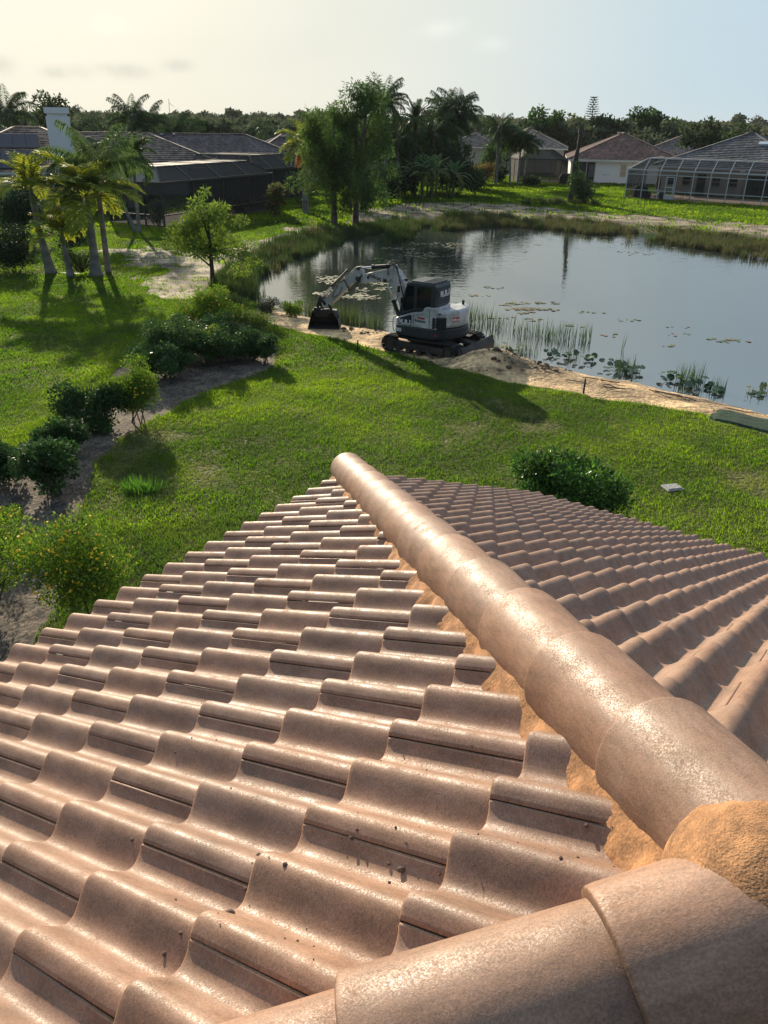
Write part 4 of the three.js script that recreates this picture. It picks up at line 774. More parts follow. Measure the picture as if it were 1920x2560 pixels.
shrub('leafy_shrub', 'olive shrub with pale twigs behind the yellow-topped one, near the pond end of the bed', 'shrub', [-6.4, -31.0], { cols: [[.10, .15, .035], [.13, .17, .045]], mat: M.leaf, seed: 18, h: .85, rx: 1.3, rz: .8, nc: 24, rad: .28, n: 4300, leaf: .08, wide: .2, group: bedGroup });
shrub('leafy_shrub', 'pale grey sprawling shrub at the pond end of the bed', 'shrub', [-4.8, -31.9], { cols: GREEN.grey, mat: M.leaf, seed: 19, h: .62, rx: .9, rz: .6, nc: 18, rad: .2, n: 2600, leaf: .08, wide: .14, group: bedGroup });
shrub('flowering_shrub', 'small yellow weed clump between the pale shrub and the shore', 'shrub', [-3.7, -31.4], { ...YL, seed: 20, h: .5, rx: .5, nc: 10, rad: .17, n: 1200, leaf: .07, flowers: 12, group: bedGroup });
shrub('round_bush', 'broad round green bush with one white blossom behind the right tiled slope', 'bush', [3.3, -13.0], { cols: [[.03, .09, .016], [.12, .27, .025], [.03, .08, .016], [.06, .15, .02]], mat: M.shiny, seed: 21, h: 1.62, rx: 1.42, rz: 1.15, nc: 60, rad: .27, n: 15000, leaf: .078, wide: .30, lift: .5, out: 1.1, flowers: 3, fsize: .035, fmat: std(.8, .78, .7, .6) });
{ const t = thing('grass_tuft', 'bright tuft of tall grass standing out of the lawn beside the bare mulch', 'grass tuft', [-5.1, 0, -14.9]); const g = reedGeo(150, .42, .2, .22, .012, 5, [[.09, .24, .02], [.13, .30, .03]], .7); g.translate(0, .1, 0); part('blades', g, M.leaf, t); }

// ---------- left lawn: palms, hedge, cypress ----------
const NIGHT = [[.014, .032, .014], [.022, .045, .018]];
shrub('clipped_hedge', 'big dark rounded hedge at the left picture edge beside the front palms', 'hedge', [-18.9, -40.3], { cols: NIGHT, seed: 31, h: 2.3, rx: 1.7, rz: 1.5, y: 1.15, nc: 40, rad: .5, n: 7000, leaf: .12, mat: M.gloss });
shrub('leafy_bush', 'tall dark bush with pale leaf glints behind the leftmost front palm', 'bush', [-22.6, -50.8], { cols: GREEN.dark, seed: 32, h: 3.4, rx: 1.7, nc: 34, rad: .6, n: 5500, leaf: .17, mat: M.gloss });
shrub('leafy_bush', 'dark bush low against the wall between the two sunlit front palms', 'bush', [-18.2, -46.5], { cols: GREEN.dark, seed: 33, h: 1.9, rx: 1.0, nc: 20, rad: .4, n: 2500, leaf: .14, mat: M.gloss });
shrub('leafy_bush', 'dark bush against the house wall at the foot of the white chimney', 'bush', [-25.4, -66.5], { cols: GREEN.dark, seed: 34, h: 2.7, rx: 2.2, nc: 26, rad: .7, n: 3200, leaf: .19, mat: M.gloss });
const frontPalms = 'sunlit palms on the left lawn';
palm('bottle_palm', 'leftmost sunlit palm with a swollen grey trunk and yellow-green fronds', [-16.8, -40.2], { seed: 41, kind: 'royal', top: [-.3, 3.2, 0], curve: -.05, r: .16, swell: 1.9, shaft: .75, n: 13, low: 9.5, s: 1.04, group: frontPalms });
palm('bottle_palm', 'short sunlit palm between the two taller front palms', [-15.5, -39.3], { seed: 42, kind: 'royal', top: [-.1, 1.5, 0], r: .13, swell: 2, shaft: .5, n: 13, low: 9, s: .9, group: frontPalms });
palm('bottle_palm', 'thick grey-trunked sunlit palm with drooping golden fronds in front of the tall feathery palm', [-14.35, -39.6], { seed: 43, kind: 'royal', top: [.08, 3.05, 0], r: .18, swell: 1.9, shaft: .7, n: 17, up: .8, low: 11.5, s: 1.32, group: frontPalms });
palm('queen_palm', 'tall feathery palm with glinting drooping fronds, its crown in front of the white chimney', [-14.1, -40.6], { seed: 44, kind: 'queen', top: [.1, 4.9, 0], r: .13, shaft: 0, n: 18, low: 11.5, s: .9, spin: 1, over: { w: .028, cols: [[.07, .12, .03], [.10, .16, .04]] }, key: 'front' });
palm('slender_palm', 'slender upright palm before the screened porch, right of the leaning one', [-16.9, -55.9], { seed: 45, kind: 'slim', top: [.15, 4.25, 0], r: .11, shaft: .6, n: 22, s: 1.1, over: { w: .04, cols: [[.05, .095, .025], [.085, .14, .03]] }, key: 'b' });
palm('slender_palm', 'slender palm leaning to the left before the screened porch', [-17.3, -56.4], { seed: 46, kind: 'slim', top: [-1.75, 4.4, .2], curve: .12, r: .10, shaft: .5, n: 20, s: 1.05, over: { w: .04, cols: [[.05, .095, .025], [.085, .14, .03]] }, key: 'b' });
{ // spiky plant at the palms' feet
  const t = thing('spiky_plant', 'dark spiky plant with sword leaves at the feet of the front palms', 'plant', [-15.1, 0, -39.7]), r = rngOf(47);
  const leaves = [0, 1, 2].map((q) => { const L = new Leaves(); for (let i = 0; i < 3; i++) { _b.set(0, .1, 0).addScaledVector(V(0, 1, 0), 0); _d.set(.65, .9 - q * .3, 0).normalize(); L.leaf(_b, _d, V(0, 0, 1), 1.25, .06, [.03, .055, .02], .5); } return L.geo(); });
  for (let i = 0; i < 34; i++) { const m = part('sword_leaf', leaves[i % 3], M.gloss, t); m.rotation.set(0, i * 2.4, (r() - .6) * .7, 'YXZ'); m.scale.setScalar(.75 + .5 * r()); }
}
{ // young bald cypress
  const r = rngOf(51), cl = [];
  for (let i = 0; i < 30; i++) { const u = r(), y = lerp(1.35, 3.3, u), rr = lerp(1.75, .7, u) * Math.sqrt(r()), a = r() * 6.283; cl.push([Math.cos(a) * rr + .1, y + .12 * rr, Math.sin(a) * rr, .30 + .26 * r(), .5]); }
  for (const [x, y, q] of [[-.1, 4.15, .28], [-.35, 3.75, .4], [.5, 3.55, .42], [1.45, 3.0, .4], [-1.5, 2.6, .45], [1.75, 2.05, .45], [-1.85, 2.1, .4], [.1, 3.2, .5], [1.9, 1.2, .4], [1.3, .8, .5], [-.9, 2.9, .4]]) cl.push([x, y, (r() - .5) * .8, q, .55]);
  tree('young_cypress', 'young bright green feathery tree on the shore, in front of the screened porch', 'tree', [-8.1, -37.2], { seed: 52, h: 4.4, clumps: cl, n: 7000, leaf: .19, wide: .13, cols: [[.16, .25, .03], [.21, .30, .035], [.11, .19, .03]], droop: .25, out: .9, fold: .1, mat: M.leaf, tr: .10, limbs: 16, bark: M.darkBark });
}
// pair of big bald cypresses at the pond's far left corner
const cyp = (seed, x0, h, w, cols, n, lowest) => { const r = rngOf(seed), cl = []; for (let i = 0; i < 84; i++) { const u = Math.pow(r(), .8), y = lerp(lowest, h - .4, u), out = r() > .86 ? 1.3 : 1, rr = out * w * (1 - .66 * Math.pow(u, 1.7)) * Math.pow(r(), .38) * (.7 + .5 * fbm(y * .9, seed, 185, 2)), a = r() * 6.283; cl.push([x0 * u + Math.cos(a) * rr, y + (r() - .5) * .5, Math.sin(a) * rr, .28 + .40 * r(), 1.5]); } return { seed: seed + 1, h, clumps: cl, n, leaf: .32, wide: .10, cols, droop: .75, out: .7, fold: .1, mat: M.leaf, limbs: 18, tr: .2, bark: M.bark }; };
tree('bald_cypress', 'left of the two big feathery cypresses at the far shore, on a flared grey trunk', 'tree', [-4.05, -62.4], cyp(53, -.5, 8.3, 2.9, [[.085, .15, .03], [.12, .20, .035], [.06, .115, .025]], 12500, 2.0));
tree('bald_cypress', 'taller right cypress of the far-shore pair, its branches hanging nearly to the ground', 'tree', [-2.45, -62.9], cyp(55, .9, 9.7, 3.1, [[.05, .105, .026], [.075, .14, .03]], 14500, 1.3));
palm('yellow_palm', 'palm with yellow-green crown and hanging orange dead fronds, left of the cypress pair', [-6.9, -69.6], { seed: 57, kind: 'royal', top: [.05, 4.6, 0], r: .24, taper: .75, shaft: .8, n: 14, s: 1.2, dead: 6, deadAt: 2.4 });
// ---------- garden jungle on the far shore ----------
const JP = { kind: 'queen', over: { cols: [[.024, .05, .018], [.04, .075, .026]], w: .034, n: 40 }, key: 'jungle', group: 'palms of the far garden jungle' };
palm('queen_palm', 'tallest far palm rising behind the cypress pair', [-.2, -86], { ...JP, seed: 61, top: [-.3, 8.6, 0], r: .17, n: 24, low: 11.5, s: .95 });
palm('date_palm', 'palm with a stiff dark star of fronds between the two feathery far palms', [2.65, -88.5], { seed: 62, kind: 'date', top: [0, 7.0, 0], r: .26, n: 34, low: 11, s: .85, over: { w: .03 }, bark: M.darkBark });
palm('queen_palm', 'feathery palm at the right end of the far jungle, beside the open lawn', [8.6, -99], { ...JP, seed: 63, top: [-1.0, 8.2, 0], curve: .3, r: .2, n: 30, low: 12.9, s: 1.1 });
palm('queen_palm', 'drooping far palm second from right in the garden jungle', [6.0, -97], { ...JP, seed: 64, top: [.2, 7.5, 0], r: .18, n: 30, low: 12.9, s: 1.1 });
palm('queen_palm', 'half-hidden drooping palm behind the banana plants', [4.8, -93], { ...JP, seed: 65, top: [0, 5.9, 0], r: .17, n: 26, low: 12.9, s: 1 });
palm('queen_palm', 'low feathery palm in the dark gap right of the cypress pair', [.9, -86.5], { ...JP, seed: 66, top: [0, 5.4, 0], r: .15, n: 26, low: 12.9, s: 1 });
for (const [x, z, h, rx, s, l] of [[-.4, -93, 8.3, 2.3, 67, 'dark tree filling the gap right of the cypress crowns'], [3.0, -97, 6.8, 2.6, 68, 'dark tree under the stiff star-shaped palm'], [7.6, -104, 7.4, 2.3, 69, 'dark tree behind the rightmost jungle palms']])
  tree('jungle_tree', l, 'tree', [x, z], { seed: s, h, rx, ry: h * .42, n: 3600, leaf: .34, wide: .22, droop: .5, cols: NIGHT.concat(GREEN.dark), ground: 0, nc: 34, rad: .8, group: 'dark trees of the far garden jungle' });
function banana(label, [x, z], seed, h) {
  const r = rngOf(seed), t = thing('banana_plant', label, 'banana plant', [x, 0, z], 0, 'banana plants on the far shore');
  const lf = [0, 1, 2].map((q) => { const L = new Leaves(); let px = 0, py = 0, a = 1.25 - q * .3; for (let i = 0; i < 7; i++) { _b.set(px, py, 0); _d.set(Math.cos(a), Math.sin(a), 0); L.leaf(_b, _d, V(0, 0, 1), .5, .22 * Math.sin((i + 1) / 8 * Math.PI) + .04, [.07 + .03 * q, .15, .03], .3); px += Math.cos(a) * .3; py += Math.sin(a) * .3; a -= .17 + q * .05; } return L.geo(); });
  const st = [];
  for (let i = 0; i < 4; i++) { const bx = (r() - .5) * 1.6, bz = (r() - .5) * 1.2, hh = h * (.55 + .45 * r()); st.push(limb([[bx, -.1, bz, .13], [bx, hh, bz, .08]], 7)); for (let k = 0; k < 7; k++) { const m = part('leaf', lf[k % 3], M.palm, t); m.position.set(bx, hh - .1, bz); m.rotation.set(0, k * 2.4 + r(), 0); m.scale.setScalar(.9 + .4 * r()); } }
  part('stem', st, std(.12, .13, .05, .7), t);
}
banana('tallest banana plant with upright sunlit leaves in front of the far palms', [4.4, -85], 71, 3.0); banana('banana plant left of the tallest one, above the shore grass', [2.9, -84.2], 72, 2.3); banana('banana plant right of the tallest one, towards the open lawn', [6.2, -86], 73, 2.2);
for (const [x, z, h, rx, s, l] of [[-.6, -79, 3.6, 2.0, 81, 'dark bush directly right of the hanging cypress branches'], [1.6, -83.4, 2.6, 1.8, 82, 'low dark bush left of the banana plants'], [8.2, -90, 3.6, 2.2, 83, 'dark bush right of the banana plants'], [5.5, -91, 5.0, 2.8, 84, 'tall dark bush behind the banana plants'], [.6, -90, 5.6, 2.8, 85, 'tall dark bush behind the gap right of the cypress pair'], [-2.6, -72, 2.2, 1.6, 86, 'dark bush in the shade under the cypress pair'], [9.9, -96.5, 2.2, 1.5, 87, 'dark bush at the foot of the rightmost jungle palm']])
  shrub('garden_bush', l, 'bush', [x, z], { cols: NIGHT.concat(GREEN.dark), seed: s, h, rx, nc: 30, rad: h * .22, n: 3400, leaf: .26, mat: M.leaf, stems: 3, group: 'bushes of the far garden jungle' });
shrub('orange_hedge', 'orange-brown clipped hedge along the far lawn, right of the jungle', 'hedge', [11.6, -106.5], { cols: [[.20, .13, .035], [.15, .11, .035], [.10, .10, .03]], seed: 88, h: 2.4, rx: 2.6, rz: 1.2, nc: 34, rad: .6, n: 3200, leaf: .2, mat: M.leaf });
shrub('leafy_bush', 'mid green bush behind the orange hedge', 'bush', [13.2, -113], { cols: GREEN.mid, seed: 89, h: 4.2, rx: 2.6, nc: 34, rad: .8, n: 3200, leaf: .3, mat: M.leaf });
palm('garden_palm', 'far palm standing alone behind the orange hedge', [13.4, -106], { seed: 91, kind: 'queen', top: [0, 6.2, 0], r: .17, n: 24, low: 12, s: .85, over: JP.over, key: 'jungle', bark: M.palmBark });
for (const [x, z, h, s, l] of [[15.2, -106, 4.6, 92, 'left of the three slim-trunked palms before the small screened porch'], [16.1, -105.5, 5.0, 93, 'middle of the three slim-trunked palms before the small screened porch'], [16.9, -106.2, 4.5, 94, 'right of the three slim-trunked palms before the small screened porch']])
  palm('garden_palm', l, [x, z], { seed: s, kind: 'slim', top: [(s - 93) * .3, h, 0], r: .12, shaft: .4, n: 20, s: 1.15, over: { w: .04, cols: [[.03, .065, .02], [.05, .09, .028]] }, key: 'dk', group: 'slim palms by the small screened porch' });
for (const [x, z, h, rx, s, l] of [[17.6, -105.5, 1.0, 1.5, 95, 'low dark clipped bush in front of the small screened porch'], [14.2, -107.5, 2.1, 1.3, 96, 'green bush between the orange hedge and the slim palms']]) shrub('leafy_bush', l, 'bush', [x, z], { cols: GREEN.dark, seed: s, h, rx, nc: 20, rad: .45, n: 1500, leaf: .2 });
// dead trunk standing on the far bank and the bush that leans on it
{
  const t = thing('dead_trunk', 'tall bare dead tree trunk standing on the far bank, broken off at the top', 'tree trunk', [17.95, 0, -83.2]);
  const p = []; for (let i = 0; i <= 14; i++) { const u = i / 14; p.push([u * .35 + .05 * Math.sin(u * 9), u * 6.5 - .1, 0, .25 - .06 * u + .03 * Math.sin(u * 23)]); }
  part('trunk', limb(p, 10, .3), M.darkBark, t);
  part('broken_top', [limb([[.30, 6.2, 0, .18], [.28, 6.55, 0, .12], [.22, 6.9, .05, .03]], 6), limb([[.4, 6.2, 0, .14], [.45, 6.6, 0, .06], [.5, 6.75, 0, .02]], 6), limb([[.3, 5.4, 0, .08], [.75, 5.9, 0, .05], [.8, 6.1, 0, .02]], 6)], M.darkBark, t);
}
shrub('leafy_bush', 'leafy bush with pale upper sprays leaning on the dead trunk', 'bush', [18.75, -81.6], { cols: GREEN.dark.concat(GREEN.mid), seed: 97, h: 2.1, rx: 1.15, nc: 26, rad: .5, n: 2600, leaf: .17 });
shrub('vine_clump', 'pale green vine sprays climbing above the bush at the dead trunk', 'vine', [18.3, -82.6], { cols: GREEN.mid.concat(GREEN.light), seed: 98, h: 3.6, y: 2.6, rx: .95, nc: 20, rad: .36, n: 1500, leaf: .2, droop: .6, wide: .16 });
shrub('croton_shrub', 'shrub with yellow leaf sprays and a red tip at the corner of the screened porch', 'shrub', [-9.0, -67.4], { cols: [[.22, .20, .06], [.10, .13, .04], [.05, .08, .03]], seed: 99, h: 2.5, rx: 1.0, nc: 22, rad: .42, n: 2400, leaf: .2, mat: M.leaf, flowers: 8, fsize: .08, fmat: std(.5, .06, .03, .7) });
shrub('leafy_bush', 'grey-leaved bush against the screened porch, right of the upright slender palm', 'bush', [-15.9, -57.6], { cols: GREEN.grey, seed: 100, h: 2.1, rx: .75, nc: 16, rad: .4, n: 1500, leaf: .13 });
for (const [x, z, h, rx, s, l] of [[-13.2, -66, 1.3, 1.0, 101, 'low dark bush along the long side of the screened porch'], [-7.6, -75, 3.0, 1.7, 102, 'dark bush behind the shrub with the red tip'], [-12.6, -70, 1.2, .8, 103, 'small dark bush at the rear of the porch side']]) shrub('leafy_bush', l, 'bush', [x, z], { cols: NIGHT, seed: s, h, rx, nc: 18, rad: .45, n: 1300, leaf: .17 });

// ---------- trees behind the houses ----------
const polar = (az, d) => [Math.sin(az * D) * d, -Math.cos(az * D) * d];
const topAt = (el, d) => 7 + d * Math.tan(el * D);
const bigTree = (az, el, d, rx, seed, cols, label, o = {}) => { const h = topAt(el, d); return tree('background_tree', label, 'tree', polar(az, d), { seed, h, rx, ry: o.ry ?? h * .36, n: o.n ?? 2600, leaf: o.leaf ?? d * .0034, wide: .32, cols, ground: 0, nc: o.nc ?? 30, rad: o.rad ?? rx * .34, group: 'trees behind the houses', ...o }); };
const HZ = [[.05, .075, .035], [.07, .10, .04]];
bigTree(-21.1, 1.25, 112, 3.0, 111, GREEN.dark.concat(GREEN.olive), 'dark spreading tree left of the white chimney', { ry: 3.4, n: 3600 });
bigTree(-12.2, .35, 122, 1.5, 112, GREEN.dark, 'small rounded dark tree above the long dark roof', { ry: 2.4 });
bigTree(-5.1, .6, 175, 3.4, 113, HZ, 'hazy rounded tree left of the cypress crowns', { ry: 3 });
bigTree(-3.9, .1, 150, 3.2, 114, GREEN.olive, 'low olive tree just left of the cypress crowns', { ry: 3 });
bigTree(9.2, .2, 150, 3.0, 115, GREEN.dark, 'dark tree left of the green domed tree');
bigTree(10.4, .7, 155, 3.6, 116, [[.045, .10, .022], [.06, .13, .028]], 'green domed tree left of the tiered pine', { ry: 3.6, n: 3600 });
bigTree(12.1, .6, 190, 2.3, 117, [[.13, .15, .06], [.16, .18, .07]], 'pale thin-leaved tree between the domed tree and the tiered pine', { n: 1100, ry: 3 });
bigTree(13.6, .22, 160, 4.8, 118, NIGHT, 'dark flat-topped tree under the tiered pine', { ry: 1.8, upper: true, rad: 1.1 });
bigTree(16.6, .62, 168, 4.6, 119, [[.035, .08, .02], [.05, .10, .025]], 'broad flat-crowned tree behind the red-brown roof', { ry: 2.6, upper: true, n: 3600, rad: 1.2 });
bigTree(19.9, .42, 125, 2.6, 120, GREEN.olive.concat(GREEN.dark), 'left of the twin rounded trees beside the grey roof', { ry: 3.2 });
bigTree(21.6, .12, 127, 2.6, 121, GREEN.olive.concat(GREEN.dark), 'right of the twin rounded trees beside the grey roof', { ry: 3.0 });
bigTree(7.9, -.1, 138, 3.0, 122, GREEN.mid, 'mid green tree behind the far lone palm', { ry: 3 });
bigTree(5.9, .1, 170, 3.6, 123, HZ, 'hazy tree in the gap right of the jungle', { ry: 3 });
for (const [az, el, d, s, sc, n, kind, l] of [[-23.7, .75, 95, 131, 1.15, 22, 'queen', 'dark far palm at the left picture edge above the roofs'], [-16.5, .55, 98, 132, 1.0, 20, 'queen', 'shaggy far palm above the grey roof, left of a pair'], [-15.6, .3, 100, 133, .95, 20, 'queen', 'shaggy far palm above the grey roof, right of a pair'], [-14.0, -.25, 104, 134, 1.0, 22, 'queen', 'drooping far palm with combed fronds above the long dark roof'], [-13.3, -.55, 106, 135, 1.0, 22, 'queen', 'lower drooping far palm right of the combed one'], [-8.3, -.15, 132, 136, 1.0, 18, 'far', 'far palm with a round drooping crown above the third roof'], [-19, .1, 118, 137, 1, 18, 'far', 'far palm between the dark tree and the chimney']])
  palm('background_palm', l, polar(az, d), { seed: s, ground: 0, kind, top: [0, topAt(el, d) - 1.0, 0], r: .18, n, low: 12.8, s: sc, over: { cols: [[.028, .055, .022], [.045, .08, .03]], w: .03 }, key: 'bg', group: 'palms behind the houses' });
{ // tiered pine
  const t = thing('tiered_pine', 'tall pine with a narrow crown of even tiers above the red-brown roof', 'tree', [polar(13.0, 200)[0], 0, polar(13.0, 200)[1]]), H = topAt(1.52, 200), L = new Leaves(), r = rngOf(141), tr = [limb([[0, 0, 0, .22], [0, H, 0, .05]], 6)];
  for (let k = 0; k < 17; k++) { const y = H - .3 - k * .46, rr = .5 + k * .12; for (let i = 0; i < 9; i++) { const a = i * .698 + k; for (let q = 0; q < 7; q++) { const u = (q + .7) / 7; _b.set(Math.cos(a) * rr * u, y + .22 * u * u, Math.sin(a) * rr * u); _d.set(Math.cos(a), .35, Math.sin(a)).normalize(); _s.set(-Math.sin(a), 0, Math.cos(a)); L.leaf(_b, _d, _s, .55, .2, shade(r, GREEN.dark), .3); } } }
  part('crown', L.geo(), M.far, t); part('trunk', tr, M.darkBark, t);
}
{ const p = polar(-14.2, 210), t = thing('radio_mast', 'thin leaning mast with a side arm above the far trees on the left', 'mast', [p[0], 0, p[1]]); part('mast', cyl([0, 0, 0], [.5, topAt(1.08, 210), 0], .09, .05, 6), std(.3, .3, .3), t); part('arm', cyl([.45, topAt(.85, 210), 0], [1.6, topAt(.62, 210), 0], .05, .03, 5), std(.3, .3, .3), t); }
// far-off wood that reads as one mass
{
  const protos = [0, 1, 2, 3].map((k) => { const r = rngOf(150 + k), L = new Leaves(), tall = k % 2, cl = clumpsIn(r, 0, tall ? 6.6 : 4.6, 0, tall ? 2.2 : 3.4, tall ? 3.0 : 3.3, tall ? 2.2 : 3.4, 16, tall ? 1.0 : 1.4); foliage(L, r, cl, 520, 1.0, k === 3 ? [[.12, .14, .08], [.10, .12, .07]] : [[.07, .095, .05], [.09, .115, .06]], { wide: .36 }); return L.geo(); });
  const lists = protos.map(() => []), r = rngOf(160);
  for (let i = 0; i < 5200; i++) {
    const az = -33 + 66 * r(), d = 150 * Math.pow(6.5, r()), k = Math.floor(r() * 4), lim = d < 330 ? (7.1 + d * .004 * (.2 + .8 * fbm(az * .4, 3, 171, 3))) : (8.2 + d * .0045 * (.15 + fbm(az * .6, d * .004, 172, 3)) + (r() > .95 ? 2.0 : 0));
    const s = Math.max(.5, lim / 9.6 * (.72 + .28 * r())), [x, z] = polar(az, d); lists[k].push([x, z, s, r() * 6.283]);
  }
  lists.forEach((l, k) => { const im = new THREE.InstancedMesh(protos[k], M.far, l.length); l.forEach(([x, z, s, a], i) => im.setMatrixAt(i, M4(x, 0, z, 0, a, 0, s * 1.15, s, s * 1.15))); im.name = numbered('distant_wood'); scene.add(tag(stuff(im), ['far-off hazy wood along the horizon, broad crowns', 'far-off hazy wood along the horizon, narrow crowns', 'far-off hazy wood along the horizon, darker broad crowns', 'far-off hazy wood along the horizon, paler narrow crowns'][k], 'wood')); });
}
// ---------- water plants ----------
const REED = [[.045, .085, .02], [.065, .11, .025], [.09, .10, .04]], RUSH = [[.04, .085, .03], [.055, .10, .03]];
{
  const cols = [[[.035, .07, .018], [.055, .09, .022]], [[.085, .095, .035], [.065, .085, .03], [.13, .11, .05]]];
  const protos = [0, 1, 2, 3].map((k) => reedGeo(34, .5, .5, .95, .022, 200 + k, cols[k >> 1], .2)), lists = protos.map(() => []), r = rngOf(210);
  const add = (x, z, s, brown) => lists[(r() < brown ? 2 : 0) + Math.floor(r() * 2)].push([x, Math.max(height(x, z), WATER - .1), z, s, r() * 6.28]);
  for (let i = 0; i < 40000; i++) {
    const x = -9 + 42 * r(), z = -36 - 36 * r(), d = -sdf(P_POND, x, z);
    if (d < -1.3 || d > 9) continue;
    if (z > -61 && x < 0) { const w = lerp(.6, 2.4, smooth(-40, -56, z)); if (d < w && r() < .36 && r() > smooth(w * .5, w, d)) add(x, z, .32 + .36 * r(), .2); }
    else if (x > -3 && z < -44 && (x > 0 || z < -60)) { const w = lerp(3.8, 7.0, fbm(x * .22, 5, 181, 3)) * (x > 24 ? .75 : 1); if (d > -.5 && d < w && fbm(x * .35, z * .35, 182, 3) > .40 && r() < .4) add(x, z, .32 + .38 * r(), smooth(-2, 8, x) * .8); }
  }
  for (let i = 0; i < 420; i++) { const x = -8 + 1.6 * r(), z = -33 - 6 * r(); if (Math.abs(sdf(P_POND, x, z)) < 1.0) add(x, z, .4 + .35 * r(), .1); }
  for (let i = 0; i < 260; i++) { const x = 13 + 7 * r(), z = -84 + 5 * r(); if (fbm(x, z, 183, 2) > .5) add(x, z, .3 + .3 * r(), .4); }
  lists.forEach((l, k) => { const im = new THREE.InstancedMesh(protos[k], M.leaf, l.length); l.forEach(([x, y, z, s, a], i) => im.setMatrixAt(i, M4(x, y + .2 * s, z, 0, a, 0, s))); im.name = numbered('shore_reeds'); scene.add(tag(stuff(im), ['green reeds fringing the left and far pond shore', 'green reeds fringing the left and far pond shore, broader tufts', 'brownish reeds along the far pond shore', 'brownish reeds along the far pond shore, broader tufts'][k], 'reeds')); console.log('reeds', l.length); });
}
const reedGroup = 'reed clumps standing in the near water';
for (const [x, z, rx, rz, h, n, s, l] of [[-2.9, -32.6, .8, .3, .95, 190, 1, 'reed clump left of the bucket at the shore'], [-1.75, -32.0, .75, .3, .85, 190, 2, 'reed clump directly behind the bucket'], [-.7, -31.2, .55, .3, .7, 120, 3, 'reed clump at the shore right of the bucket'], [3.6, -32.3, .65, .35, .95, 120, 4, 'densest tall rush clump in open water right of the cab'], [4.6, -31.5, .6, .3, .8, 60, 5, 'thin rush clump next to the densest one'], [5.5, -30.5, .7, .3, .75, 70, 6, 'thin rush clump third from the cab in the row'], [6.4, -30.0, .6, .25, .75, 70, 7, 'thin rush clump fourth from the cab in the row'], [7.3, -29.8, .6, .3, .75, 60, 8, 'last thin rush clump of the row in open water'], [3.9, -27.8, .5, .2, .55, 40, 9, 'sparse rushes behind the dozer blade'], [4.9, -27.7, .6, .25, .55, 45, 10, 'sparse rushes between the sand heap and the first lily leaves'], [6.6, -27.1, .3, .15, .5, 22, 11, 'few rushes among the first lily leaves'], [8.1, -25.5, .38, .22, .62, 70, 12, 'rush clump among the second group of lily leaves'], [9.75, -24.3, .42, .3, .72, 95, 13, 'rush clump among the third group of lily leaves'], [10.35, -23.6, .28, .2, .5, 36, 14, 'small rush clump right of the third lily group'], [11.5, -23.2, .4, .2, .4, 16, 15, 'broken rushes at the right picture edge'], [8.64, -28.4, .05, .05, .75, 3, 16, 'single pair of reed stems alone in the open water']]) {
  const t = thing('reed_clump', l, 'reeds', [x, WATER, z], 0, reedGroup); part('blades', reedGeo(n, rx, rz, h, .011, 300 + s, s < 4 ? REED : RUSH, .16), M.leaf, t);
}
